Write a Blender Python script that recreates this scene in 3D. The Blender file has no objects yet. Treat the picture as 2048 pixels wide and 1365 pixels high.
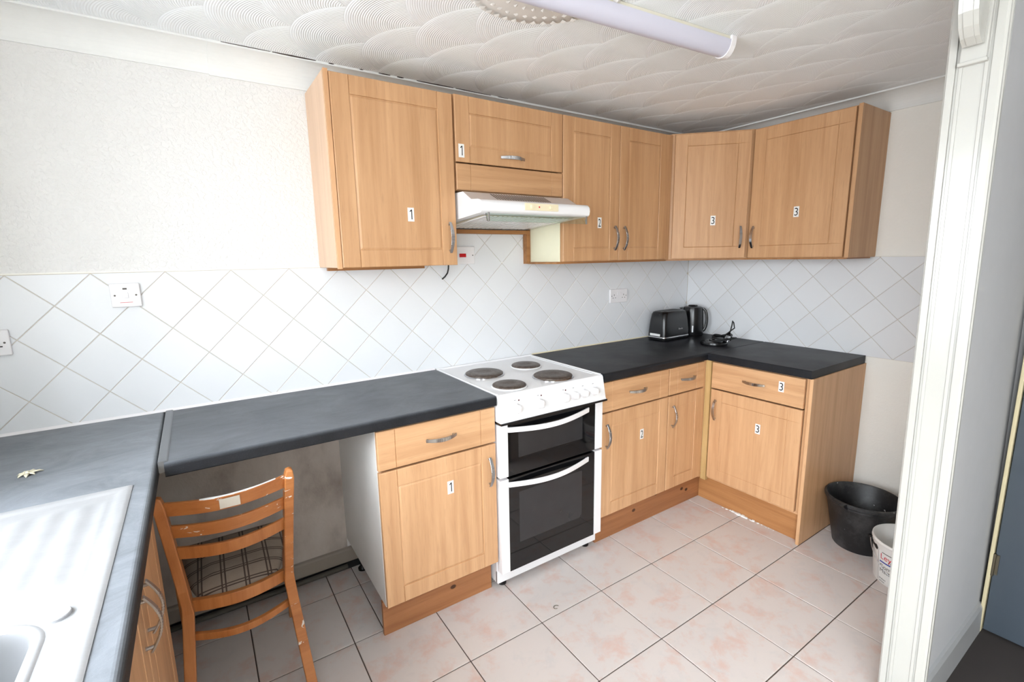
import bpy, bmesh, math, random
from mathutils import Vector, Matrix
random.seed(7)
PI = math.pi
S = bpy.context.scene
COL = S.collection

# ------------------------------------------------------------------ camera, sky, lights, exposure
cam_d = bpy.data.cameras.new('camera'); cam = bpy.data.objects.new('camera', cam_d); COL.objects.link(cam)
cam.location = (-2.9967, -2.1986, 1.4666)
cam.rotation_euler = (1.3969, 0.0172, -0.5881)
cam_d.sensor_fit = 'HORIZONTAL'; cam_d.sensor_width = 36.0
cam_d.lens = 953.2 / 2048 * 36.0
cam_d.clip_start = 0.02; cam_d.clip_end = 60
S.camera = cam

W = bpy.data.worlds.new('world'); S.world = W; W.use_nodes = True
_t = W.node_tree; bg = _t.nodes['Background']
# overcast sky: three times brighter overhead than at the horizon, paler light thrown back by the ground outside
def _wn(typ, **kw):
    n = _t.nodes.new(typ)
    for k, v in kw.items(): setattr(n, k, v)
    return n
_g = _wn('ShaderNodeTexCoord'); _s = _wn('ShaderNodeSeparateXYZ'); _t.links.new(_g.outputs['Generated'], _s.inputs[0])
_r = _wn('ShaderNodeValToRGB'); _m = _wn('ShaderNodeMath', operation='MULTIPLY_ADD'); _t.links.new(_s.outputs[2], _m.inputs[0]); _m.inputs[1].default_value = .5; _m.inputs[2].default_value = .5
_t.links.new(_m.outputs[0], _r.inputs[0])
GROUND, HORIZON, ZENITH = .30, .42, .92
_e = _r.color_ramp.elements
_e[0].position = 0.0; _e[0].color = (GROUND*.92, GROUND*.965, GROUND, 1)
_e[1].position = 1.0; _e[1].color = (.87*ZENITH, .94*ZENITH, ZENITH, 1)
_x = _r.color_ramp.elements.new(.49); _x.color = (GROUND*.92, GROUND*.965, GROUND, 1)
_x = _r.color_ramp.elements.new(.52); _x.color = (.88*HORIZON, .945*HORIZON, HORIZON, 1)
_t.links.new(_r.outputs[0], bg.inputs['Color']); bg.inputs['Strength'].default_value = SKY = 56.0

def portal(name, loc, rot, sx, sy):
    l = bpy.data.lights.new(name, 'AREA'); l.shape = 'RECTANGLE'; l.size = sx; l.size_y = sy
    l.cycles.is_portal = True
    o = bpy.data.objects.new(name, l); COL.objects.link(o); o.location = loc; o.rotation_euler = rot
    return o
# daylight enters only by the windows; the portals guide the sampling of the sky through them
portal('kitchen_window_portal', (-4.05, -1.24, 1.53), (0, -PI/2, 0), 1.0, .88)
portal('added_window_portal', (-4.05, -3.35, 1.45), (0, -PI/2, 0), 1.26, 1.94)
vs = S.view_settings
vs.view_transform = 'Standard'; vs.look = 'None'; vs.gamma = 1.0; vs.use_curve_mapping = False
vs.exposure = -0.24

# ------------------------------------------------------------------ helpers
def lin(c):
    return tuple((x/12.92 if x <= .04045 else ((x+.055)/1.055)**2.4) for x in [v/255.0 for v in c])

class NT:
    """tiny node-building helper"""
    def __init__(self, name):
        self.m = bpy.data.materials.new(name); self.m.use_nodes = True
        self.t = self.m.node_tree; self.b = self.t.nodes['Principled BSDF']
        self._tc = None
    def n(self, typ, **kw):
        nd = self.t.nodes.new(typ)
        for k, v in kw.items(): setattr(nd, k, v)
        return nd
    def link(self, a, b): self.t.links.new(a, b)
    def put(self, sock, v):
        if isinstance(v, bpy.types.NodeSocket): self.link(v, sock)
        else: sock.default_value = v
    def coord(self, kind='Object'):
        if not self._tc: self._tc = self.n('ShaderNodeTexCoord')
        return self._tc.outputs[kind]
    def pos(self):
        return self.n('ShaderNodeNewGeometry').outputs['Position']
    def mapping(self, vec, scale=(1, 1, 1), loc=(0, 0, 0)):
        m = self.n('ShaderNodeMapping'); self.link(vec, m.inputs['Vector'])
        m.inputs['Scale'].default_value = scale; m.inputs['Location'].default_value = loc
        return m.outputs['Vector']
    def noise(self, vec, scale, detail=4, rough=.55, dist=0.0):
        n = self.n('ShaderNodeTexNoise'); self.link(vec, n.inputs['Vector'])
        n.inputs['Scale'].default_value = scale; n.inputs['Detail'].default_value = detail
        n.inputs['Roughness'].default_value = rough; n.inputs['Distortion'].default_value = dist
        return n.outputs['Fac']
    def ramp(self, fac, stops, interp='LINEAR'):
        r = self.n('ShaderNodeValToRGB'); self.link(fac, r.inputs['Fac']); cr = r.color_ramp
        cr.interpolation = interp
        while len(cr.elements) < len(stops): cr.elements.new(.5)
        for e, (p, c) in zip(cr.elements, stops):
            e.position = p; e.color = (*c, 1) if len(c) == 3 else c
        return r.outputs['Color']
    def mix(self, f, a, b):
        m = self.n('ShaderNodeMix', data_type='RGBA')
        self.put(m.inputs[0], f)
        self.put(m.inputs[6], a if isinstance(a, bpy.types.NodeSocket) else (*a, 1))
        self.put(m.inputs[7], b if isinstance(b, bpy.types.NodeSocket) else (*b, 1))
        return m.outputs[2]
    def math(self, op, a, b=None, c=None, clamp=False):
        m = self.n('ShaderNodeMath', operation=op); m.use_clamp = clamp
        self.put(m.inputs[0], a)
        if b is not None: self.put(m.inputs[1], b)
        if c is not None: self.put(m.inputs[2], c)
        return m.outputs[0]
    def bump(self, h, strength=.3, dist=.001, prev=None):
        b = self.n('ShaderNodeBump'); self.link(h, b.inputs['Height'])
        b.inputs['Strength'].default_value = strength; b.inputs['Distance'].default_value = dist
        if prev is not None: self.link(prev, b.inputs['Normal'])
        return b.outputs['Normal']
    def out(self, col=None, rough=None, normal=None, metal=None, spec=None, coat=None):
        B = self.b.inputs
        if col is not None:
            self.put(B['Base Color'], col if isinstance(col, bpy.types.NodeSocket) else (*col, 1))
        if rough is not None: self.put(B['Roughness'], rough)
        if metal is not None: self.put(B['Metallic'], metal)
        if spec is not None: B['Specular IOR Level'].default_value = spec
        if coat is not None: B['Coat Weight'].default_value = coat; B['Coat Roughness'].default_value = .12
        if normal is not None: self.link(normal, B['Normal'])
        return self.m

def plain(name, col, rough=.5, metal=0.0, spec=.5, var=.04, bump=0.0, bscale=200, coat=None):
    t = NT(name); c = lin(col)
    f = t.noise(t.coord(), 14, 5)
    d = tuple(x*(1-var*2) for x in c)
    n = t.bump(t.noise(t.coord(), bscale, 3), bump, .001) if bump else None
    return t.out(t.mix(f, d, c), rough, n, metal, spec, coat)

def wood(name, axis, light, dark, rough=.42, knots=False, contrast=1.0, wear=False):
    t = NT(name); v = t.coord()
    sc = [26, 26, 26]; sc[axis] = 1.3
    oi = t.n('ShaderNodeObjectInfo').outputs['Random']
    cmb = t.n('ShaderNodeCombineXYZ'); off = t.math('MULTIPLY', oi, 7.0)
    for i in range(3): t.link(off, cmb.inputs[i])
    ad = t.n('ShaderNodeVectorMath', operation='ADD'); t.link(v, ad.inputs[0]); t.link(cmb.outputs[0], ad.inputs[1])
    v2 = ad.outputs[0]
    a = t.noise(t.mapping(v2, tuple(sc)), 1.0, 5, .6, .6)
    sc2 = [260, 260, 260]; sc2[axis] = 14
    fl = t.noise(t.mapping(v2, tuple(sc2)), 1.0, 2, .5)
    c = t.ramp(a, [(.3, lin(dark)), (.5, tuple((p+q)/2 for p, q in zip(lin(dark), lin(light)))), (.72, lin(light))])
    fk = t.ramp(fl, [(.60, (0, 0, 0)), (.72, (1, 1, 1))])
    c = t.mix(t.math('MULTIPLY', fk, .22*contrast), c, tuple(x*.55 for x in lin(dark)))
    if knots:
        vo = t.n('ShaderNodeTexVoronoi', feature='F1', voronoi_dimensions='2D'); sx = t.n('ShaderNodeSeparateXYZ'); t.link(v2, sx.inputs[0])
        cx = t.n('ShaderNodeCombineXYZ'); t.link(t.math('MULTIPLY', sx.outputs[0], 5.0), cx.inputs[0]); t.link(t.math('MULTIPLY', sx.outputs[2], 7.0), cx.inputs[1]); t.link(cx.outputs[0], vo.inputs['Vector']); vo.inputs['Scale'].default_value = 1.0
        k = t.ramp(vo.outputs['Distance'], [(.055, (1, 1, 1)), (.075, (0, 0, 0))])
        c = t.mix(k, c, lin((70, 38, 18)))
    if wear:
        w = t.noise(t.mapping(v, (1, 1, 2.2)), 19, 4, .6, .8)
        wf = t.ramp(w, [(.640, (0, 0, 0)), (.655, (1, 1, 1))])
        c = t.mix(wf, c, lin((226, 222, 214)))
    n = t.bump(fl, .12, .0006)
    return t.out(c, rough, n, 0, .45)

M = {}
BE_L, BE_D = (216, 172, 130), (190, 144, 103)
M['beech_v'] = wood('beech_laminate_upright_grain', 2, BE_L, BE_D)
M['beech_h'] = wood('beech_laminate_level_grain', 0, BE_L, BE_D)
M['beech_u'] = wood('beech_laminate_wall_units_shaded', 2, (201, 158, 117), (176, 132, 92))  # same beech, darkened to paint in the weaker light on the wall units
M['beech_uh'] = wood('beech_laminate_wall_units_level_shaded', 0, (201, 158, 117), (176, 132, 92))
M['beech_pale'] = wood('pale_beech_carcass', 2, (228, 194, 164), (214, 178, 146))
M['pine'] = wood('varnished_pine', 0, (172, 118, 76), (138, 88, 54), .45, knots=True)
M['batten_wood'] = wood('stained_batten', 0, (176, 124, 76), (140, 92, 50), .5)
M['chair_wood'] = wood('orange_beech_chair', 2, (192, 126, 72), (160, 96, 50), .38, contrast=.5)
M['chair_slat'] = wood('orange_beech_chair_worn', 0, (192, 126, 72), (160, 96, 50), .4, contrast=.5, wear=True)
M['white_panel'] = plain('white_melamine', (232, 230, 226), .4)
M['cream_panel'] = plain('cream_melamine', (238, 234, 206), .45)
M['enamel'] = plain('white_enamel', (236, 236, 238), .16, var=.01)
M['white_plastic'] = plain('white_plastic', (238, 236, 238), .3, var=.01)
M['cream_plastic'] = plain('cream_plastic', (232, 222, 190), .35, var=.01)
M['black_plastic'] = plain('black_plastic', (16, 16, 18), .25, var=.02)
M['black_matt'] = plain('black_matt', (14, 14, 15), .6)
M['black_gloss'] = plain('black_gloss_glass', (9, 9, 11), .05, var=0, spec=.6)
M['oven_window'] = plain('dark_oven_window', (46, 46, 48), .07, var=.15, spec=.6)
M['chrome'] = plain('chrome', (190, 190, 192), .14, 1.0, var=.02)
M['satin'] = plain('satin_metal', (176, 176, 178), .3, 1.0, bump=.2, bscale=400)
M['hinge_steel'] = plain('hinge_steel', (120, 112, 96), .4, .9)
M['red'] = plain('red_plastic', (196, 12, 22), .3, var=0)
M['neon'] = plain('indicator_lens', (86, 18, 24), .25, var=0)
M['paper'] = plain('white_paper', (232, 232, 230), .6, var=.01)
M['ink'] = plain('black_ink', (20, 20, 24), .6, var=0)
M['ink_red'] = plain('red_ink', (206, 26, 44), .6, var=0)
M['ink_blue'] = plain('blue_ink', (38, 62, 160), .6, var=0)
M['ink_grey'] = plain('grey_ink', (96, 92, 92), .6, var=0)
M['silver_ink'] = plain('silver_print', (200, 202, 206), .4, var=0)
M['hall_grey'] = plain('grey_hall_paint', (168, 168, 170), .7, bump=.2, bscale=120)
M['skirt_grey'] = plain('grey_skirting_gloss', (150, 150, 150), .35)
M['door_blue'] = plain('grey_blue_door_paint', (66, 74, 83), .4)
M['gloss_white'] = plain('white_gloss_paint', (180, 179, 174), .2, var=.02, bump=.12, bscale=90)
M['carpet'] = plain('dark_brown_carpet', (48, 42, 40), .95, bump=.8, bscale=900)
M['laminate'] = wood('pale_laminate_floor', 1, (206, 188, 164), (186, 166, 140), .4)
M['crack'] = plain('dark_gap', (58, 42, 38), .95)
M['pipe'] = plain('dirty_pipe', (70, 66, 58), .6, bump=.4, bscale=80)
M['ceiling_plaster'] = plain('white_rose_plaster', (236, 234, 230), .7)
M['lamp_base'] = plain('fitting_body', (226, 222, 206), .4)
M['diffuser'] = plain('opal_diffuser', (205, 205, 220), .3, var=.01)
M['filter'] = plain('filter_fleece', (214, 206, 180), .9)
M['cable'] = plain('black_cable', (20, 22, 24), .45)
M['gold'] = plain('cream_gilt', (222, 216, 192), .3, .25)

def glass_mat():
    t = NT('visor_glass'); B = t.b.inputs
    B['Base Color'].default_value = (.80, .93, .86, 1); B['Roughness'].default_value = .03
    B['Transmission Weight'].default_value = 1.0; B['IOR'].default_value = 1.45
    return t.m
M['glass'] = glass_mat()

def worktop_mat(name, haze):
    t = NT(name); v = t.pos()
    a = t.noise(v, 9, 6, .7, .4); b = t.noise(v, 420, 2, .6)
    c = t.ramp(a, [(.3, lin((22, 24, 28))), (.7, lin((34, 36, 41)))])
    sp = t.ramp(b, [(.60, (0, 0, 0)), (.75, (1, 1, 1))])
    c = t.mix(t.math('MULTIPLY', sp, .12), c, lin((150, 152, 158)))
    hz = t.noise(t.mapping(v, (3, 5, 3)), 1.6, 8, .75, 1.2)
    up = t.n('ShaderNodeSeparateXYZ'); t.link(t.n('ShaderNodeNewGeometry').outputs['True Normal'], up.inputs[0])
    up = t.math('POWER', t.math('MAXIMUM', up.outputs[2], 0.0), 3.0)
    c = t.mix(t.math('MULTIPLY', t.math('MULTIPLY', t.ramp(hz, [(.3, (.55,)*3), (.7, (1, 1, 1))]), haze), up), c, lin((205, 212, 222)))  # pale film on top faces: wipe residue plus glare put into the colour
    sc = t.noise(v, 5, 3, .5)
    r = t.ramp(sc, [(.35, (.40,)*3), (.7, (.48,)*3)])
    n = t.bump(t.noise(v, 700, 3), .2, .0008)
    return t.out(c, r, n, 0, .24)
M['worktop'] = worktop_mat('slate_laminate', .0)
M['worktop_mid'] = worktop_mat('slate_laminate_scuffs_and_glare', .20)
M['worktop_residue_glare'] = worktop_mat('slate_laminate_residue_and_glare', .38)
M['join_strip'] = plain('anodised_strip', (128, 130, 134), .38, .75)

def steel_mat():
    t = NT('brushed_stainless'); v = t.pos()
    a = t.noise(t.mapping(v, (10, 220, 10)), 1.0, 3)
    bl = t.noise(v, 16, 5, .65)
    c = t.mix(bl, lin((160, 161, 164)), lin((184, 184, 186)))
    r = t.ramp(a, [(.3, (.42,)*3), (.7, (.58,)*3)])
    return t.out(c, r, t.bump(bl, .06, .002), .4, .5)
M['steel'] = steel_mat()

def plate_mat():
    t = NT('burnt_iron_hotplate'); v = t.coord()
    a = t.noise(v, 40, 6, .7, 1.2)
    c = t.ramp(a, [(.25, lin((58, 46, 40))), (.5, lin((84, 72, 64))), (.8, lin((122, 114, 108)))])
    return t.out(c, .42, t.bump(t.noise(v, 300, 3), .3, .0006), .35, .5)
M['hotplate'] = plate_mat()

def floor_tile_mat():
    t = NT('pink_marbled_floor_tile'); v = t.coord()
    oi = t.n('ShaderNodeObjectInfo').outputs['Random']
    cmb = t.n('ShaderNodeCombineXYZ'); off = t.math('MULTIPLY', oi, 31.0)
    for i in range(3): t.link(off, cmb.inputs[i])
    ad = t.n('ShaderNodeVectorMath', operation='ADD'); t.link(v, ad.inputs[0]); t.link(cmb.outputs[0], ad.inputs[1])
    v = ad.outputs[0]
    a = t.noise(v, 10, 8, .68, .25); b = t.noise(t.mapping(v, (1, 1, 1), (5, 3, 1)), 12, 8, .7, .5)
    c = t.mix(t.noise(v, 5, 4), lin((213, 203, 198)), lin((205, 198, 195)))
    p = t.ramp(a, [(.50, (0, 0, 0)), (.66, (1, 1, 1))])
    c = t.mix(t.math('MULTIPLY', p, .6), c, lin((208, 170, 156)))
    g = t.ramp(b, [(.53, (0, 0, 0)), (.66, (1, 1, 1))])
    c = t.mix(t.math('MULTIPLY', g, .35), c, lin((192, 189, 189)))
    return t.out(c, .34, t.bump(b, .08, .001), 0, .45)
M['floor_tile'] = floor_tile_mat()
M['floor_grout'] = plain('dirty_floor_grout', (92, 78, 70), .9, var=.2)

def wall_tile_mat(name, c0):
    t = NT(name)
    oi = t.n('ShaderNodeObjectInfo').outputs['Random']
    c = t.mix(oi, tuple(x*.965 for x in lin(c0)), lin(c0))
    return t.out(c, .22, t.bump(t.noise(t.coord(), 16, 2), .12, .002), 0, .42)
M['wall_tile'] = wall_tile_mat('white_glazed_tile', (230, 232, 235))
M['wall_tile_pink'] = wall_tile_mat('pinkish_glazed_tile', (238, 228, 226))
M['wall_grout'] = plain('beige_wall_grout', (208, 199, 184), .85, var=.08)

def textured_wall(name, col, s=1.0):
    t = NT(name); v = t.pos()
    a = t.noise(v, 75, 3, .5, .4)
    r = t.ramp(a, [(.45, (0, 0, 0)), (.62, (1, 1, 1))])
    b = t.noise(v, 14, 4)
    return t.out(t.mix(b, tuple(x*.97 for x in lin(col)), lin(col)), .62, t.bump(r, .42*s, .004), 0, .4)
M['wall'] = textured_wall('textured_white_wall', (230, 229, 227))
M['wall_plain'] = textured_wall('emulsioned_wall', (244, 242, 236), .35)
M['coving'] = plain('coving_paint', (236, 237, 235), .5)

def recess_wall():
    t = NT('grubby_plaster'); v = t.pos()
    a = t.noise(v, 75, 3, .5, .4); b = t.noise(t.mapping(v, (1, 1, .6)), 5, 7, .6, 0)
    c = t.ramp(b, [(.3, lin((150, 138, 130))), (.5, lin((186, 176, 168))), (.75, lin((202, 194, 188)))])
    st = t.ramp(t.noise(t.mapping(v, (6, 1, 11)), 1.6, 6, .75, 1.5), [(.68, (0, 0, 0)), (.74, (1, 1, 1))])
    c = t.mix(t.math('MULTIPLY', st, .5), c, lin((112, 84, 62)))
    return t.out(c, .8, t.bump(a, .3, .0035), 0, .3)
M['recess'] = recess_wall()

def ceiling_mat():
    """fan-combed plaster: fans of concentric ridges opening towards the left wall"""
    t = NT('fan_artex_ceiling'); v = t.pos()
    sp = t.n('ShaderNodeSeparateXYZ'); t.link(v, sp.inputs[0]); X, Y = sp.outputs[0], sp.outputs[1]
    PX, PY, R = .2475, .446, .27
    def lattice(x0, y0):
        q = t.math('DIVIDE', t.math('SUBTRACT', Y, y0), PY)
        dy = t.math('MULTIPLY', t.math('SUBTRACT', q, t.math('ROUND', q)), PY)
        s = t.math('SQRT', t.math('MAXIMUM', t.math('SUBTRACT', R*R, t.math('MULTIPLY', dy, dy)), 0.0001))
        i = t.math('FLOOR', t.math('DIVIDE', t.math('ADD', t.math('SUBTRACT', X, x0), s), PX))
        cx = t.math('ADD', t.math('MULTIPLY', i, PX), x0)
        dx = t.math('SUBTRACT', X, cx)
        r = t.math('SQRT', t.math('ADD', t.math('MULTIPLY', dx, dx), t.math('MULTIPLY', dy, dy)))
        return cx, r, dy
    c1, r1, d1 = lattice(-2.36, -.340); c2, r2, d2 = lattice(-2.36+PX/2, -.340-PY/2)
    pick = t.math('GREATER_THAN', c2, c1)
    mixf = lambda a, b: t.math('ADD', t.math('MULTIPLY', b, pick), t.math('MULTIPLY', a, t.math('SUBTRACT', 1.0, pick)))
    r = mixf(r1, r2)
    comb = t.math('MULTIPLY', t.math('SINE', t.math('MULTIPLY', r, 2*PI/.0072)), .0005)
    lip = t.math('MULTIPLY', t.math('POWER', t.math('DIVIDE', r, R), 22.0), .0045)
    tilt = t.math('MULTIPLY', r, .045)
    h = t.math('ADD', t.math('ADD', comb, lip), tilt)
    b = t.n('ShaderNodeBump'); t.link(h, b.inputs['Height']); b.inputs['Strength'].default_value = 1.0; b.inputs['Distance'].default_value = 1.0
    b.invert = True
    return t.out(t.mix(t.noise(v, 6, 3), lin((238, 241, 243)), lin((242, 245, 247))), .62, b.outputs['Normal'], 0, .35)
M['ceiling'] = ceiling_mat()

def plaid_mat():
    t = NT('brown_plaid_seat_cloth'); v = t.coord()
    sp = t.n('ShaderNodeSeparateXYZ'); t.link(v, sp.inputs[0])
    def lines(s, per, off):
        q = t.math('FRACT', t.math('DIVIDE', t.math('ADD', s, off), per))
        a = t.math('LESS_THAN', t.math('ABSOLUTE', t.math('SUBTRACT', q, .42)), .035)
        b = t.math('LESS_THAN', t.math('ABSOLUTE', t.math('SUBTRACT', q, .58)), .035)
        return t.math('MAXIMUM', a, b)
    f = t.math('MAXIMUM', lines(sp.outputs[0], .066, .01), lines(sp.outputs[1], .066, .02))
    base = t.mix(t.noise(v, 30, 4), lin((150, 134, 120)), lin((170, 154, 138)))
    return t.out(t.mix(t.math('MULTIPLY', f, .85), base, lin((58, 40, 36))), .9, t.bump(t.noise(v, 600, 2), .4, .001))
M['plaid'] = plaid_mat()

def splat(name, base, spots, rough, sc=26, lo=.70, extra=None):
    t = NT(name); v = t.coord()
    n1 = t.noise(v, sc, 2, .5); f = t.ramp(n1, [(lo, (0, 0, 0)), (lo+.02, (1, 1, 1))])
    haze = t.ramp(t.noise(v, 7, 6, .75), [(.45, (0, 0, 0)), (.8, (1, 1, 1))])
    c = t.mix(t.math('MULTIPLY', haze, .16), lin(base), lin(spots))
    return t.out(t.mix(f, c, lin(spots)), rough, None, 0, .5)
M['bucket'] = splat('black_builder_bucket', (26, 27, 30), (190, 190, 190), .45, 34, .735)
M['tub'] = plain('white_tub', (240, 240, 238), .3)
M['tub_in'] = plain('paint_stained_tub_inside', (238, 234, 224), .5)
M['brown_stain'] = plain('brown_residue', (100, 96, 92), .8)

# ------------------------------------------------------------------ mesh builder
class MB:
    def __init__(self): self.v = []; self.f = []; self.mi = []; self.sm = []
    def add(self, vs, fs, mi=0, smooth=False):
        o = len(self.v); self.v += [tuple(p) for p in vs]
        for f in fs: self.f.append(tuple(i+o for i in f)); self.mi.append(mi); self.sm.append(smooth)
        return self
    def box(self, x0, x1, y0, y1, z0, z1, mi=0):
        vs = [(x, y, z) for x in (x0, x1) for y in (y0, y1) for z in (z0, z1)]
        return self.add(vs, [(0, 1, 3, 2), (4, 6, 7, 5), (0, 4, 5, 1), (2, 3, 7, 6), (0, 2, 6, 4), (1, 5, 7, 3)], mi)
    def prism(self, prof, axis, a, b, mi=0, smooth=False, closed=True):
        """profile of 2-D points extruded along axis (0:x -> (y,z), 1:y -> (x,z), 2:z -> (x,y))"""
        n = len(prof); vs = []
        for t in (a, b):
            for p, q in prof:
                vs.append({0: (t, p, q), 1: (p, t, q), 2: (p, q, t)}[axis])
        m = n if closed else n-1
        fs = [(i, (i+1) % n, (i+1) % n+n, i+n) for i in range(m)]
        self.add(vs, fs, mi, smooth)
        if closed: self.add(vs, [tuple(range(n))[::-1], tuple(range(n, 2*n))], mi)
        return self
    def lathe(self, prof, c=(0, 0, 0), n=32, mi=0, smooth=True, axis=2, cap=True):
        vs = []
        for r, h in prof:
            for k in range(n):
                a = 2*PI*k/n; p = (r*math.cos(a), r*math.sin(a), h)
                if axis == 1: p = (p[0], h, p[1])
                if axis == 0: p = (h, p[0], p[1])
                vs.append((p[0]+c[0], p[1]+c[1], p[2]+c[2]))
        fs = [(i*n+k, i*n+(k+1) % n, (i+1)*n+(k+1) % n, (i+1)*n+k) for i in range(len(prof)-1) for k in range(n)]
        self.add(vs, fs, mi, smooth)
        if cap:
            if prof[0][0] > 1e-6: self.add(vs[:n], [tuple(range(n))[::-1]], mi)
            if prof[-1][0] > 1e-6: self.add(vs[-n:], [tuple(range(n))], mi)
        return self
    def tube(self, pts, r, n=10, mi=0, closed=False):
        pts = [Vector(p) for p in pts]; m = len(pts); vs = []; up = None
        rr = r if isinstance(r, (list, tuple)) else [r]*m
        for i, p in enumerate(pts):
            d = (pts[(i+1) % m]-pts[i-1]) if closed else (pts[min(i+1, m-1)]-pts[max(i-1, 0)])
            d.normalize()
            if up is None:
                up = d.cross(Vector((0, 0, 1)))
                if up.length < .1: up = d.cross(Vector((0, 1, 0)))
            up = (up-d*up.dot(d)).normalized(); w = d.cross(up)
            for k in range(n):
                a = 2*PI*k/n; vs.append(p+up*math.cos(a)*rr[i]+w*math.sin(a)*rr[i])
        last = m if closed else m-1
        fs = [(i*n+k, i*n+(k+1) % n, ((i+1) % m)*n+(k+1) % n, ((i+1) % m)*n+k) for i in range(last) for k in range(n)]
        if not closed: fs += [tuple(range(n))[::-1], tuple(range((m-1)*n, m*n))]
        return self.add(vs, fs, mi, True)
    def sweep(self, secs, mi=0, smooth=False):
        """list of equal-length closed sections (lists of 3-D points) skinned in order"""
        n = len(secs[0]); vs = [p for s in secs for p in s]
        fs = [(i*n+k, i*n+(k+1) % n, (i+1)*n+(k+1) % n, (i+1)*n+k) for i in range(len(secs)-1) for k in range(n)]
        fs += [tuple(range(n))[::-1], tuple(range((len(secs)-1)*n, len(secs)*n))]
        return self.add(vs, fs, mi, smooth)
    def mod(self, fn): self.v = [tuple(fn(*p)) for p in self.v]; return self
    def mesh(self, name, mats):
        me = bpy.data.meshes.new(name); me.from_pydata(self.v, [], self.f); me.validate()
        for m in mats: me.materials.append(m)
        if len(me.polygons) == len(self.mi):
            me.polygons.foreach_set('material_index', self.mi); me.polygons.foreach_set('use_smooth', self.sm)
        bm = bmesh.new(); bm.from_mesh(me); bmesh.ops.recalc_face_normals(bm, faces=bm.faces); bm.to_mesh(me); bm.free()
        return me
    def build(self, name, mats, parent=None, loc=(0, 0, 0), rot=(0, 0, 0), bevel=0, split=True):
        if not isinstance(mats, (list, tuple)): mats = [mats]
        o = bpy.data.objects.new(name, self.mesh(name, mats)); COL.objects.link(o)
        o.location = loc; o.rotation_euler = rot; o.parent = parent
        if bevel:
            b = o.modifiers.new('bevel', 'BEVEL'); b.width = bevel; b.segments = 2; b.limit_method = 'ANGLE'; b.angle_limit = math.radians(40)
        if split and any(self.sm):
            e = o.modifiers.new('split', 'EDGE_SPLIT'); e.split_angle = math.radians(38)
        return o

def tag(o, label=None, cat=None, group=None, kind=None):
    if label: o['label'] = label
    if cat: o['category'] = cat
    if group: o['group'] = group
    if kind: o['kind'] = kind
    return o
def thing(name, label, cat, loc=(0, 0, 0), rz=0, group=None):
    o = bpy.data.objects.new(name, None); COL.objects.link(o); o.empty_display_size = .05
    o.location = loc; o.rotation_euler = (0, 0, rz)
    return tag(o, label, cat, group)
def struct(o): o['kind'] = 'structure'; return o
def copy_obj(o, parent=None, loc=None):
    c = o.copy(); COL.objects.link(c); c.parent = parent
    if loc is not None: c.location = loc
    return c

def text_geo(s, size, align='CENTER', extrude=.0):
    cu = bpy.data.curves.new('t', 'FONT'); cu.body = s; cu.size = size; cu.align_x = align; cu.align_y = 'CENTER'; cu.extrude = extrude
    ob = bpy.data.objects.new('t', cu); COL.objects.link(ob)
    dg = bpy.context.evaluated_depsgraph_get(); dg.update()
    me = bpy.data.meshes.new_from_object(ob.evaluated_get(dg))
    vs = [tuple(v.co) for v in me.vertices]; fs = [tuple(p.vertices) for p in me.polygons]
    bpy.data.objects.remove(ob); bpy.data.curves.remove(cu); bpy.data.meshes.remove(me)
    return vs, fs

# ------------------------------------------------------------------ room shell
ZC = 2.24      # ceiling
XL = -3.733    # left wall
LEAN = .0155   # the partition leans very slightly
YH = -1.822    # hall side of the partition
YK = -1.752    # kitchen side of the partition
XJ = -1.27     # end of the partition

wb = struct(MB().box(XL-.31, .1, 0, .1, -.1, ZC+.1).build('wall_back', M['wall']))
tag(wb, 'white textured wall with a band of diagonal white tiles')
wr = struct(MB().box(0, .1, -1.84, 0, -.1, ZC+.1).build('wall_right', M['wall_plain']))
# left wall with the window opening
wy0, wy1, wz0, wz1 = -1.68, -.80, 1.03, 2.03
m = MB(); X0, X1 = XL-.30, XL
dy0, dy1, dz0, dz1 = -4.32, -2.38, .82, 2.08
m.box(X0, X1, -4.9, dy0, -.1, ZC+.1); m.box(X0, X1, dy1, wy0, -.1, ZC+.1); m.box(X0, X1, wy1, .1, -.1, ZC+.1)
m.box(X0, X1, dy0, dy1, -.1, dz0); m.box(X0, X1, dy0, dy1, dz1, ZC+.1)
m.box(X0, X1, wy0, wy1, -.1, wz0); m.box(X0, X1, wy0, wy1, wz1, ZC+.1)
wl = struct(m.build('wall_left', M['wall_plain']))
win = struct(bpy.data.objects.new('window_1', None)); COL.objects.link(win); win.location = (XL-.24, (wy0+wy1)/2, wz0)
hw, hh = (wy1-wy0)/2, wz1-wz0
f = MB()
for a, b, c, d in ((-hw, hw, 0, .05), (-hw, hw, hh-.05, hh), (-hw, -hw+.05, 0, hh), (hw-.05, hw, 0, hh), (-.03, .03, 0, hh)):
    f.box(-.03, .03, a, b, c, d)
f.build('window_frame', M['white_plastic'], win)
MB().box(.03, .27, -hw, hw, .0, .015).build('window_sill', M['gloss_white'], win)

# dining room shell behind the camera; its unseen window is added for fill light
struct(MB().box(XL, -.48, -4.9, -4.8, -.1, ZC+.1).build('wall_front', M['wall_plain']))
w2 = struct(bpy.data.objects.new('window_added', None)); COL.objects.link(w2); w2.location = (XL-.24, (dy0+dy1)/2, dz0)
f = MB(); hw, hh = (dy1-dy0)/2, dz1-dz0
for a, b, c, d in ((-hw, hw, 0, .05), (-hw, hw, hh-.05, hh), (-hw, -hw+.05, 0, hh), (hw-.05, hw, 0, hh), (-.03, .03, 0, hh)):
    f.box(-.03, .03, a, b, c, d)
f.build('window_frame', M['white_plastic'], w2)
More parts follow.
